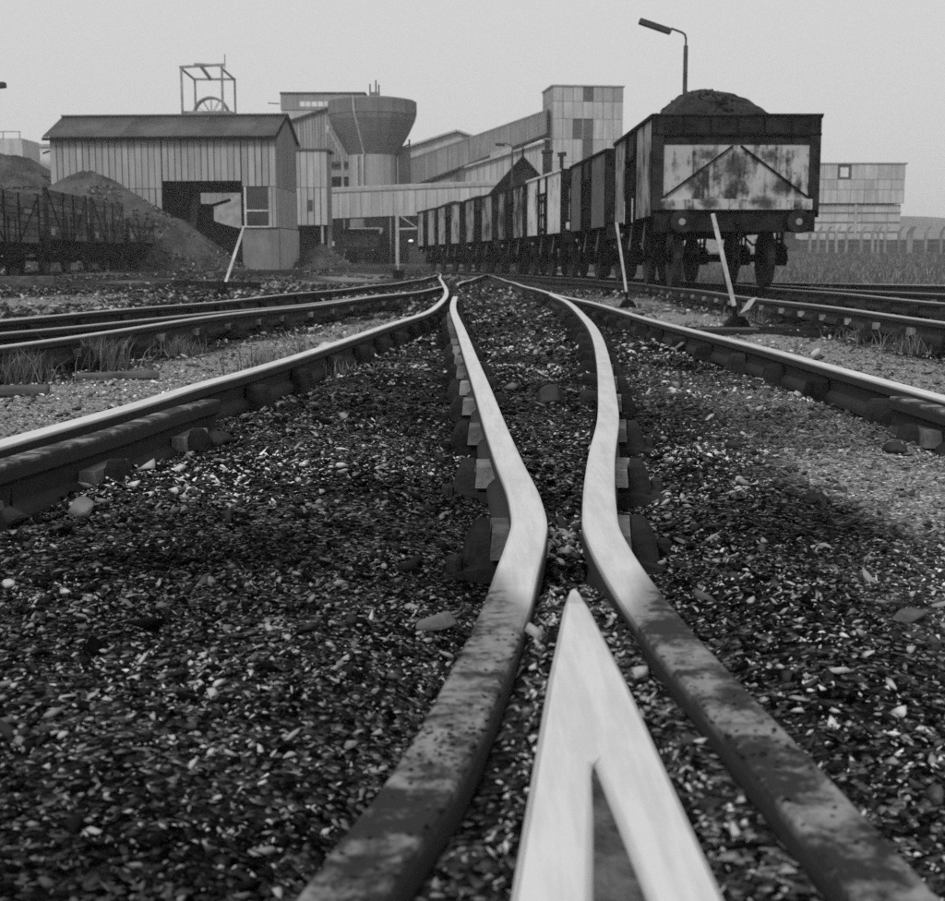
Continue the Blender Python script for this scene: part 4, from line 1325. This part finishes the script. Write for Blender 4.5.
quadbox(hp, 'hatch', 'concrete', -.05, .6, -1.4, -.9, 11.6, 11.95)

# horizontal conveyor gallery
gl = thing('conveyor_gallery', 'long level sheet clad conveyor gallery in front of the hopper', 'gallery', (0, 85, 0))
GX0, GX1 = -8.95, 4.6
gz = lambda x: 3.25 + (x + 8.95) * .042
n = 20
for k in range(n):
    xa, xb = GX0 + (GX1 - GX0) * k / n, GX0 + (GX1 - GX0) * (k + 1) / n - .025
    j = random.uniform(0, .03)
    MB().hexa([(xa, -j, gz(xa)), (xb, -j, gz(xb)), (xb, .05, gz(xb)), (xa, .05, gz(xa))], [(xa, -j, gz(xa) + 1.5), (xb, -j, gz(xb) + 1.5), (xb, .05, gz(xb) + 1.5), (xa, .05, gz(xa) + 1.5)]).build('cladding_sheet', 'clad', gl)
MB().hexa([(GX0, .06, gz(GX0)), (GX0, 2.2, gz(GX0)), (GX0, 2.2, gz(GX0) + 1.55), (GX0, .06, gz(GX0) + 1.55)], [(GX1, .06, gz(GX1)), (GX1, 2.2, gz(GX1)), (GX1, 2.2, gz(GX1) + 1.55), (GX1, .06, gz(GX1) + 1.55)]).build('core', 'clad_dark', gl)
MB().tube([(GX0 - .1, .5, gz(GX0) + 1.62), (GX1, .5, gz(GX1) + 1.62)], .32, 10).build('roof', 'clad_mid', gl)

# dark building under the gallery
ug = thing('screens_basement', 'dark wall and opening beneath the conveyor gallery', 'building', (0, 92, 0))
quadbox(ug, 'wall', 'dark_wall', -9.9, -8.3, .0, 3, .2, 5.5)
quadbox(ug, 'wall', 'dark_wall', -5.9, 4.5, .0, 3, .2, 5.5)
quadbox(ug, 'lintel_wall', 'dark_wall', -8.3, -5.9, .0, 3, 2.9, 5.5)
quadbox(ug, 'rear_wall', 'dark_gap', -8.3, -5.9, 6, 6.2, .2, 5.5)
cn = quadbox(ug, 'canopy', 'clad', -8.25, -6.0, -1.0, -.05, 2.2, 2.85)
for k in range(6):
    quadbox(ug, 'canopy_rib', 'clad_mid', -8.2 + .4 * k, -8.14 + .4 * k, -1.03, -1.002, 2.22, 2.83)
quadbox(ug, 'brick_panel', 'render', -8.2, -7.3, -.4, -.02, 2.9, 4.3)
for x in (-7.25, -8.6, -5.5, -5.0):
    quadbox(ug, 'post', 'steelwork', x - .05, x + .05, -.2, -.05, .3, 4.5)
quadbox(ug, 'door', 'clad_dark', -4.3, -2.9, -.06, -.01, .3, 1.8)
for x in (-4.14, -3.2):
    MB().lathe([(.02, .08), (.13, .05), (.17, -.02), (.14, -.06), (.02, -.08)], 14, (x, -.22, 2.0)).build('glow_disc', 'lit', ug)  # added glowing discs stand in for daylight through rear openings
quadbox(ug, 'notice', 'white', -9.55, -9.3, -.04, -.01, 1.65, 1.95)
c_ = Vector((-7.12, 88.2))
steel_wagon('coal_wagon', 'dark wagon standing under the pale canopy below the gallery', (-7.12, 88.6, .33), 0, P_side[5], P_side[5], P_door[1], group=None, top=1.95 + .05)

# column and lattice girder
tr = thing('girder_frame', 'pale lattice girder on a post under the gallery end', 'girder', (0, 80, 0))
quadbox(tr, 'column', 'pale_steel', -4.50, -4.30, -.1, .1, .2, 3.3)
m = MB()
m.bar((-4.3, 0, 3.28), (2.5, 0, 3.55), .12, .10); m.build('top_chord', 'pale_steel', tr)
m = MB(); m.bar((-4.3, 0, 2.50), (2.5, 0, 2.72), .12, .10); m.build('bottom_chord', 'pale_steel', tr)
for k in range(6):
    x = -4.2 + 1.1 * k
    MB().bar((x, 0, 3.24 + .04 * k), (x + .95, 0, 2.58 + .033 * k), .06, .07).build('diagonal', 'pale_steel', tr)
    MB().bar((x + 1.02, 0, 2.58 + .033 * k), (x + 1.02, 0, 3.3 + .04 * k), .06, .06).build('upright', 'pale_steel', tr)

# inclined conveyor to the tower
cv = thing('inclined_conveyor', 'upper inclined conveyor gallery rising to the square tower', 'conveyor')
A0, A1 = Vector((-5.2, 99, 5.75)), Vector((6.4, 118.5, 11.55))
hh = Vector((0, 0, 1.85)); dp = Vector((-1.0, .6, 0)).normalized() * -1.6
dp = Vector((.8, 1.9, 0)) * .0 + Vector((-.86, .51, 0)) * -1.0
dp = Vector((.35, 2.0, 0))
n = 14
for k in range(n):
    a, b = A0.lerp(A1, k / n), A0.lerp(A1, (k + 1) / n - .003)
    MB().hexa([a, b, b + dp * .03, a + dp * .03], [a + hh, b + hh, b + dp * .03 + hh, a + dp * .03 + hh]).build('cladding_sheet', 'clad', cv)
up = Vector((0, 0, .06))
MB().hexa([A0 + dp * .04, A1 + dp * .04, A1 + dp, A0 + dp], [A0 + dp * .04 + hh, A1 + dp * .04 + hh, A1 + dp + hh, A0 + dp + hh]).build('core', 'clad_dark', cv)
q = Vector((0, -.15, 0))
MB().hexa([A0 + hh + q + up * .2, A1 + hh + q + up * .2, A1 + dp + hh + up * .2, A0 + dp + hh + up * .2], [A0 + hh + q + up * 2, A1 + hh + q + up * 2, A1 + dp + hh + up * 6, A0 + dp + hh + up * 6]).build('roof', 'clad', cv)
MB().hexa([A0 - up * 2 - q * -.3, A1 - up * 2, A1 + dp - up * 2, A0 + dp - up * 2], [A0 - up * .2, A1 - up * .2, A1 + dp - up * .2, A0 + dp - up * .2]).build('floor_beam', 'clad_dark', cv)

# gabled building far behind
gb = thing('gabled_building', 'hazy gabled roof peeping over the upper conveyor', 'building', (0, 132, 0))
MB().prism([(-8.0, .4), (6, .4), (6, 10.5), (-1.5, 12.9), (-8.0, 10.9)], .1, 12, 'y').build('wall', 'clad', gb)
MB().bar((-8.3, 0, 10.86), (-1.5, 0, 13.02), .8, .18).build('roof_edge', 'clad', gb)
MB().bar((-1.5, 0, 13.02), (6.3, 0, 10.4), .8, .18).build('roof_edge', 'clad', gb)

# lower sloping building in front of the conveyor
lb = thing('sloping_building', 'lower long building with sloping corrugated front under the conveyor', 'building', (0, 107, 0))
sl = lambda x: 6.35 + (x + 5.2) * .315
n = 22
for k in range(n):
    xa, xb = -5.2 + 11.2 * k / n, -5.2 + 11.2 * (k + 1) / n - .03
    j = random.uniform(0, .03)
    MB().hexa([(xa, -j, .4), (xb, -j, .4), (xb, .06, .4), (xa, .06, .4)], [(xa, -j, sl(xa)), (xb, -j, sl(xb)), (xb, .06, sl(xb)), (xa, .06, sl(xa))]).build('cladding_sheet', 'clad', lb)
MB().prism([(-5.2, .4), (6, .4), (6, sl(6) - .03), (-5.2, sl(-5.2) - .03)], .07, 3, 'y').build('wall', 'clad_dark', lb)
MB().bar((-5.4, -.1, sl(-5.4) + .08), (6.0, -.1, sl(6) + .08), .5, .16).build('roof_edge', 'clad', lb)
MB().prism([(-4.0, 6.9), (3.2, 9.0), (3.2, 9.75), (.8, 9.0)], 3.1, 6, 'y').build('rear_roof', 'clad', lb)

# square tower
tw = thing('square_tower', 'tall square clad tower at the top of the inclined conveyor', 'tower', (6.85, 118, 0), R(7))
TWW, TD, TH = 6.13, 5.0, 15.4
quadbox(tw, 'core', 'dark_gap', .06, TWW - .06, .06, TD, .3, TH - .1)
rowsz = [.4, 4.0, 7.3, 9.1, 11.0, 12.7, 14.15, TH]
for r_ in range(len(rowsz) - 1):
    z0, z1 = rowsz[r_], rowsz[r_ + 1]
    ncol = 7
    for c in range(ncol):
        xa, xb = TWW * c / ncol, TWW * (c + 1) / ncol
        if r_ in (4,) and c in (2, 3):
            continue
        mt = 'clad'
        if r_ == 6 and c > 2:
            mt = 'clad_mid'
        if r_ == 3 and c == 3:
            mt = 'clad_dark'
        if r_ == 6 and c == 3:
            mt = 'clad_dark'
        j = random.uniform(0, .03)
        MB().box(xa + .02, xb - .02, -j, .055, z0 + .02, z1 - .01).build('cladding_panel', mt, tw)
    for c in range(4):
        ya, yb = .06 + TD / 4 * c, .06 + TD / 4 * (c + 1)
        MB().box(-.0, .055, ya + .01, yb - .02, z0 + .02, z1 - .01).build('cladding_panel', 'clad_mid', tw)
wn = MB().box(TWW * 2 / 7 + .03, TWW * 4 / 7 - .03, .03, .05, 11.02, 12.69).build('window', 'clad_dark', tw)
quadbox(tw, 'window_bar', 'clad_mid', TWW * 3 / 7 - .05, TWW * 3 / 7 + .05, .0, .028, 11.02, 12.69)
wn2 = MB().box(TWW * 2 / 7 - .02, TWW * 4 / 7 + .02, -.05, .0, 12.70, 12.78).build('window_head', 'clad_mid', tw)
MB().box(-.12, TWW + .1, -.12, TD + .1, TH + .001, TH + .12).build('roof', 'clad_mid', tw)

# brick lodge with chimney behind the train
lo = thing('brick_lodge', 'dark gabled brick lodge with finial rising behind the train', 'house', (2.62, 72, 0))
zl = .35
MB().prism([(-1.75, zl), (1.75, zl), (1.75, 4.0), (0, 5.95), (-1.75, 4.0)], 0, 6, 'y').build('wall', 'brick_dark', lo)
for s_ in (-1, 1):
    MB().hexa([(0, -.35, 6.10), (0, 6.2, 6.10), (0, 6.2, 5.97), (0, -.35, 5.97)], [(s_ * 2.15, -.35, 3.72), (s_ * 2.15, 6.2, 3.72), (s_ * 2.15, 6.2, 3.58), (s_ * 2.15, -.35, 3.58)]).build('roof', 'slate', lo)
    MB().bar((0, -.40, 6.02), (s_ * 2.17, -.40, 3.62), .05, .22, (0, 1, 0)).build('barge_board', 'timber_dark', lo)
MB().lathe([(.08, 6.0), (.05, 6.2), (.09, 6.28), (.02, 6.5)], 8, (0, -.35, 0)).build('finial', 'iron', lo)
MB().box(-.5, .5, -.03, -.005, 2.6, 4.0).build('window', 'glass', lo)
ch = MB().box(1.15, 1.62, 1.6, 2.1, 3.5, 6.35).build('chimney', 'brick_dark', lo)
MB().box(1.08, 1.69, 1.53, 2.17, 6.352, 6.5).build('chimney_cap', 'brick_dark', ch)
MB().lathe([(.18, 6.5), (.14, 6.62), (.13, 6.95), (.16, 7.0), (.16, 7.06)], 10, (1.38, 1.85, 0)).build('chimney_pot', 'brick_dark', ch)
po = thing('signal_post', 'short dark post with a crossarm right of the lodge chimney', 'post', (4.72, 73, 0))
MB().box(-.10, .10, -.1, .1, .2, 6.15).build('post', 'timber_dark', po)
MB().bar((-.22, -.12, 6.2), (.25, -.12, 6.25), .12, .22).build('crossarm', 'timber_dark', po)

# pithead frame over the shed roof
hf = thing('pithead_frame', 'open steel pithead frame with winding wheel above the shed roof', 'headframe', (-25.2, 130, 0))
def legs(x, y, h, w=.2):
    MB().box(x - w / 2, x + w / 2, y - w / 2, y + w / 2, .5, h).build('upright', 'steelwork', hf)  # steelwork colour lightened to carry the haze of distance
legs(-2.05, 0, 18.65); legs(1.75, 0, 18.8); legs(-1.30, 2.5, 17.9, .18); legs(2.5, 2.5, 17.9, .18)
MB().bar((-2.2, 0, 18.62), (1.95, 0, 18.85), .25, .22).build('top_beam', 'steelwork', hf)
MB().bar((-.8, -.1, 18.9), (1.9, -.1, 18.72), .2, .2).build('hoist_beam', 'steelwork', hf)
MB().bar((-1.4, 2.5, 17.85), (2.6, 2.5, 17.85), .22, .2).build('top_beam', 'steelwork', hf)
MB().bar((-2.05, 0, 18.5), (-1.3, 2.5, 17.8), .16, .16).build('brace', 'steelwork', hf)
MB().bar((1.75, 0, 18.5), (2.5, 2.5, 17.8), .16, .16).build('brace', 'steelwork', hf)
MB().bar((-.2, 0, 18.7), (.55, 1.0, 17.6), .22, .24).build('brace', 'steelwork', hf)
MB().tube([(2.05, 0, 18.5), (2.05, 0, 19.8)], .05, 6).build('lightning_rod', 'steelwork', hf)
MB().box(-2.1, 2.6, -.3, 2.8, 13.9, 14.6).build('platform', 'steelwork', hf)
for yy in (.9, 1.5):
    w_ = MB()
    ring = [(0.45 + 1.62 * math.cos(a), yy, 14.35 + 1.62 * math.sin(a)) for a in np.linspace(0, 2 * math.pi, 41)]
    w_.tube(ring, .13, 6, False)
    for a in np.linspace(0, math.pi, 7)[:-1]:
        w_.bar((.45 - 1.6 * math.cos(a), yy, 14.35 - 1.6 * math.sin(a)), (.45 + 1.6 * math.cos(a), yy, 14.35 + 1.6 * math.sin(a)), .05, .05)
    w_.build('winding_wheel', 'steelwork', hf)

# pale buildings at the far left
pb = thing('far_stack_house', 'pale hazy block with railing at the left edge beyond the heap', 'building', (0, 150, 0))
MB().prism([(-56, .5), (-48.7, .5), (-49.0, 13.9), (-56, 13.9)], 0, 6, 'y').build('wall', 'clad', pb)
m = MB(); m.bar((-56, 0, 14.6), (-49.1, 0, 14.6), .1, .1)
for x in (-49.2, -51, -53):
    m.bar((x, 0, 13.8), (x, 0, 14.6), .1, .1)
m.build('railing', 'clad_mid', pb)
pb2 = thing('far_pale_hall', 'pale hazy low hall just left of the shed roof', 'building', (0, 158, 0))
MB().box(-52, -44, 0, 6, .5, 13.6).build('wall', 'bright_glass', pb2)
MB().box(-52.2, -44, -.2, 6.2, 13.602, 13.95).build('roof', 'clad_mid', pb2)

# pale bunker building on the right
rb = thing('right_bunker_building', 'pale two tier panelled bunker building right of the nearest wagon', 'building', (0, 110, 0))
quadbox(rb, 'core', 'clad_dark', 26.0, 34.38, .08, 7, .6, 5.15)
quadbox(rb, 'core', 'clad_dark', 25.9, 34.5, -.2, 7.2, 5.25, 8.3)
for r_, (z0, z1) in enumerate(((5.25, 6.3), (6.32, 7.1), (7.12, 8.3))):
    for c in range(8):
        xa, xb = 25.9 + 8.65 * c / 8, 25.9 + 8.65 * (c + 1) / 8
        if r_ == 2 and c == 3:
            continue
        mt = 'concrete_pale' if (r_ == 2 and c in (2, 5, 6)) else 'clad'
        MB().box(xa + .015, xb - .015, -.26 - random.uniform(0, .02), -.205, z0, z1 - .01).build('cladding_panel', mt, rb)
w_ = MB().box(29.2, 30.15, -.235, -.205, 6.85, 8.25).build('window', 'clad_dark', rb)
MB().box(29.35, 30.0, -.26, -.24, 7.3, 8.05).build('pane', 'bright_glass', w_)
quadbox(rb, 'roof', 'clad_mid', 25.8, 34.7, -.35, 7.3, 8.305, 8.42)
zrow = [.8, 2.25, 3.0, 3.75, 4.5, 5.14]
for r_ in range(5):
    for c in range(8):
        xa, xb = 26.0 + 8.38 * c / 8, 26.0 + 8.38 * (c + 1) / 8
        MB().box(xa + .015, xb - .015, .0, .078, zrow[r_] + .08, zrow[r_ + 1] - .005).build('cladding_panel', 'concrete_pale' if r_ else 'clad_mid', rb)
    MB().box(25.95, 34.42, -.1, .078, zrow[r_] , zrow[r_] + .075).build('ledge', 'clad_mid', rb)
quadbox(rb, 'column', 'concrete_pale', 30.65, 30.85, -.14, -.101, .8, 5.2)

# low wall and concrete post fence on the right
lwall = thing('low_wall', 'low dark wall behind the concrete post fence', 'wall', (0, 82, 0))
for k in range(12):
    MB().box(17 + 2.6 * k, 19.58 + 2.6 * k, 0, .3, .5, 1.95 + random.uniform(-.03, .03)).build('wall_panel', 'clad_dark', lwall)
fe = thing('post_fence', 'concrete post and wire fence with cranked tops across the field', 'fence', (0, 75, 0))
fx = [(806, 1), (814, 1), (823, 1), (832, 1), (842, 1), (856.7, 1), (867.8, 1), (873.3, .8), (880, 1), (893.8, 1), (904.5, 2.2), (920.4, 1), (935.6, 1), (950, 1), (965, 1)]
for (px, k) in fx:
    x = (px - 472.5) * 75 / 1350
    m = MB()
    w_ = .07 * k
    m.box(x - w_, x + w_, -.07, .07, .6, 2.2)
    m.hexa([(x - w_, -.07, 2.2), (x + w_, -.07, 2.2), (x + w_, .07, 2.2), (x - w_, .07, 2.2)], [(x - w_ + .22, -.07, 2.52), (x + w_ + .2, -.07, 2.52), (x + w_ + .2, .07, 2.52), (x - w_ + .22, .07, 2.52)])
    m.build('post', 'steelwork', fe)
for zz in (1.3, 1.6, 1.9, 2.15):
    MB().bar((18, 0, zz), (27.5, 0, zz), .02, .02).build('wire', 'steelwork', fe)

# ------------------------------------------------------------------ lamp posts, levers, indicator
def lamp_post(label, x, y, h, reach, drop, tilt, L=.85, loc_arm=.35):
    lp = thing('street_lamp', label, 'lamp post', (x, y, 0))
    MB().tube([(0, 0, -.1), (0, 0, h - .35)], [.075, .055], 10).build('pole', 'lampgrey', lp)
    s_ = -1 if reach < 0 else 1
    MB().tube([(0, 0, h - .36), (0, 0, h - .18), (s_ * .03, 0, h - .08), (s_ * .10, 0, h - .03), (s_ * .38, 0, h + .07)], .028, 8).build('arm', 'lampgrey', lp)
    a, b = Vector((s_ * .36, 0, h + .05)), Vector((s_ * (.36 + L), 0, h + .05 + L * tilt))
    hd = MB()
    d = (b - a).normalized(); n_ = Vector((-d.z * s_, 0, d.x * s_))
    hd.hexa([a + Vector((0, -.13, 0)), a + Vector((0, .13, 0)), a + Vector((0, .10, 0)) - n_ * .14, a + Vector((0, -.10, 0)) - n_ * .14],
            [b + Vector((0, -.13, 0)), b + Vector((0, .13, 0)), b + Vector((0, .10, 0)) - n_ * .14, b + Vector((0, -.10, 0)) - n_ * .14])
    h_ = hd.build('lamp_head', 'lampgrey', lp, bevel=.02)
    return lp
lamp_post('tall lamp post with tilted trough lamp rising behind the nearest wagon', 5.36, 35, 6.32, -1, 0, .33, L=.80)
lamp_post('lamp post at the left edge with only its lamp tip in view', -12.95, 35, 4.95, 1, 0, .1, L=.80)
lp3 = lamp_post('small distant lamp post in front of the inclined conveyor', 2.02, 70, 6.5, -1, 0, .02, L=.5)

def lever(label, base, tip, arm_w=.038, paddle=False, timbers=()):
    bx_, by_ = base
    zg = float(ground_z(bx_, by_, False))
    o = thing('point_lever', label, 'lever', (bx_, by_, zg))
    b0 = Vector((0, 0, .10)); t0 = Vector(tip) - Vector((bx_, by_, zg))
    MB().bar(b0.lerp(t0, .14), t0, arm_w, .03, (0, 1, 0)).build('lever_arm', 'white', o)
    MB().bar(Vector((0, 0, .02)), b0.lerp(t0, .15), arm_w * 1.1, .045, (0, 1, 0)).build('lever_foot', 'iron', o)
    MB().tube([t0 - (t0 - b0).normalized() * .02, t0 + (t0 - b0).normalized() * .10], .02, 8).build('grip', 'white', o)
    m = MB(); m.prism([(-.13, -.03), (.13, -.03), (.10, .06), (.05, .13), (-.05, .13), (-.10, .06)], -.10, .10, 'y')
    m.build('pivot_box', 'iron', o)
    if paddle:
        MB().prism([(.02, .16), (.10, .20), (.17, .31), (.10, .28)], -.045, -.015, 'y').build('counterweight', 'white', o)
    MB().tube([(-.1, -.05, .03), (-.45, -.05, .02), (-.8, -.1, .0)], .014, 6).build('pull_rod', 'iron', o)
    for (x0, x1, y0, y1, mt) in timbers:
        MB().box(x0, x1, y0, y1, -.06, .035).build('timber', mt, o, rz=0, bevel=.008)
    return o
lever('white point lever leaning left in front of the nearest wagon', (2.50, 12.8), (2.235, 12.6, .93), paddle=True, timbers=((-.35, .75, -.16, .02, 'timber_dark'), (-.42, .15, -.30, -.18, 'timber')))
lever('dark point lever leaning left beside the second wagon', (2.06, 18.0), (1.90, 17.9, 1.0), arm_w=.03, timbers=((-.55, .75, -.13, .03, 'timber'),))
lever('long white point lever leaning right in front of the shed', (-4.15, 22.6), (-3.85, 22.8, 1.06), arm_w=.045, timbers=((-.2, .35, -.1, .1, 'timber_dark'),))
ind = thing('point_indicator', 'thin indicator post on a black box where the tracks merge', 'indicator', (-2.38, 44, .0))
MB().box(-.17, .17, -.15, .15, -.1, .33).build('box', 'iron', ind, bevel=.02)
MB().tube([(-.02, 0, .33), (-.02, 0, 1.15)], .022, 6).build('rod', 'pale_steel', ind)

# timbers lying about
def baulk(label, a, b, w, h, mat, name='timber_baulk'):
    za, zb_ = float(ground_z(a[0], a[1], False)), float(ground_z(b[0], b[1], False))
    o = MB().bar((a[0], a[1], za + h * .45), (b[0], b[1], zb_ + h * .45), w, h).build(name, mat, None, bevel=.012)
    tag(o, label, 'timber')
baulk('squared timber baulk lying below the wooden wagons at the left edge', (-12.2, 31.6), (-9.9, 32.2), .28, .26, 'timber')
baulk('long timber lying on the ground before the shed plinth', (-7.4, 38.5), (-5.7, 45), .22, .18, 'timber')
baulk('dark sleeper lying left of the long white point lever', (-6.6, 30.0), (-4.9, 31.2), .24, .16, 'timber_dark')
baulk('flat board pressed into the ash at the left edge', (-2.52, 6.30), (-2.02, 6.42), .14, .045, 'timber')
baulk('flat weathered board beyond the left edge board beside the tuft', (-2.1, 7.15), (-1.72, 7.35), .12, .04, 'timber')
baulk('dark plank lying on the ballast before the wagon track', (2.0, 11.9), (3.2, 11.6), .10, .05, 'timber_dark')

# ------------------------------------------------------------------ grass
def blades(n, xf, hmin, hmax, spread, seed, wid=.004, lean=.45, hmod=None):
    r = np.random.default_rng(seed)
    x, y, z = xf(n, r)
    h = r.uniform(hmin, hmax, n)
    if hmod is not None:
        h = h * hmod(x, y)
    a = r.uniform(0, 2 * np.pi, n)
    l = np.abs(r.normal(0, lean, n)) * h
    dx, dy = np.cos(a) * l, np.sin(a) * l
    b = r.uniform(0, 2 * np.pi, n)
    wx, wy = np.cos(b) * wid, np.sin(b) * wid
    P = np.stack([np.stack([x - wx, y - wy, z], -1), np.stack([x + wx, y + wy, z], -1),
                  np.stack([x + dx * .4 + wx * .7, y + dy * .4 + wy * .7, z + h * .62], -1), np.stack([x + dx * .4 - wx * .7, y + dy * .4 - wy * .7, z + h * .62], -1),
                  np.stack([x + dx, y + dy, z + h * .95], -1)], 1)
    k = np.arange(n)[:, None] * 5
    q = (k + np.array([0, 1, 2, 3])).tolist(); t = (k + np.array([3, 2, 4])).tolist()
    me = bpy.data.meshes.new('blades')
    me.from_pydata(P.reshape(-1, 3).tolist(), [], q + t)
    at_ = me.attributes.new('tone', 'FLOAT', 'POINT')
    at_.data.foreach_set('value', np.repeat(r.uniform(0, 1, n) ** 1.6, 5).astype(np.float32))
    return me
def tuft(label, x, y, n, r_, h, seed):
    zg = float(ground_z(x, y)) - .01
    me = blades(n, lambda n_, q: (q.normal(0, r_, n_), q.normal(0, r_ * .7, n_), np.zeros(n_)), h * .4, h, r_, seed, .0022 + .0004 * y / 3)
    me.materials.append(M['tuft'])
    o = bpy.data.objects.new('grass_tuft', me)
    COL.objects.link(o)
    o.location = (x, y, zg)
    tag(o, label, 'grass', 'grass tufts beside the rails')
tuft('bushy grass tuft at the left edge before the siding rail', -2.36, 6.95, 380, .10, .22, 1)
tuft('tall grass tuft before the siding rail, second from the left edge', -2.25, 8.0, 460, .11, .24, 2)
tuft('small wispy tuft against the siding rail right of the tall tuft', -2.0, 9.2, 200, .07, .18, 3)
tuft('grass tuft beside the left outer rail halfway along', -1.12, 7.55, 260, .09, .21, 4)
tuft('wispy weed stalks just right of the tuft beside the left outer rail', -1.0, 8.1, 45, .04, .30, 5)
tuft('low grass hanging over the left outer rail base', -.72, 6.85, 160, .10, .12, 6)
tuft('rough grass tuft before the wagon track at the right', 3.25, 10.9, 320, .14, .18, 7)
tuft('grass tuft at the right edge before the wagon track', 3.22, 9.6, 380, .15, .20, 8)
tuft('grass patch growing beside the wagon rail near the white lever', 3.05, 14.6, 300, .22, .16, 9)
tuft('thin grass between the wagon rails behind the white lever', 3.6, 16.5, 200, .3, .16, 10)
def field(n_, q):
    y = 22.5 + (q.uniform(0, 1, n_) ** 1.5) * 55
    x = 5.2 + q.uniform(0, 1, n_) * (y * .42 + 2)
    c = vnoise(x / 1.6, y / 1.6, 61)
    x = np.where(c < -.3, x + .8, x)
    return x, y, ground_z(x, y, False) - .02
me = blades(46000, field, .05, .22, 0, 77, .010, .7, lambda x, y: np.clip(.35 + 2.0 * np.maximum(0, vnoise(x / 1.3, y / 1.3, 81) + .15) + 1.2 * vnoise(x / .5, y / .5, 82), .3, 2.6))
me.materials.append(M['grass'])
o = bpy.data.objects.new('field_grass', me)
COL.objects.link(o)
tag(o, 'rough grass covering the field between the wagon and the fence', kind='stuff')

# ------------------------------------------------------------------ haze
m, t, b = newmat('haze_air')
t.nodes.remove(b)
vol = t.nodes.new('ShaderNodeVolumePrincipled')
vol.inputs['Color'].default_value = (.97, .97, .97, 1)
vol.inputs['Density'].default_value = 0.0009
vol.inputs['Anisotropy'].default_value = 0.0
t.links.new(vol.outputs[0], [x for x in t.nodes if x.type == 'OUTPUT_MATERIAL'][0].inputs['Volume'])
hz = MB().box(-430, 430, -12, 730, -2, 27).build('haze', m)
tag(hz, 'thin even haze in the air of the yard', kind='stuff')
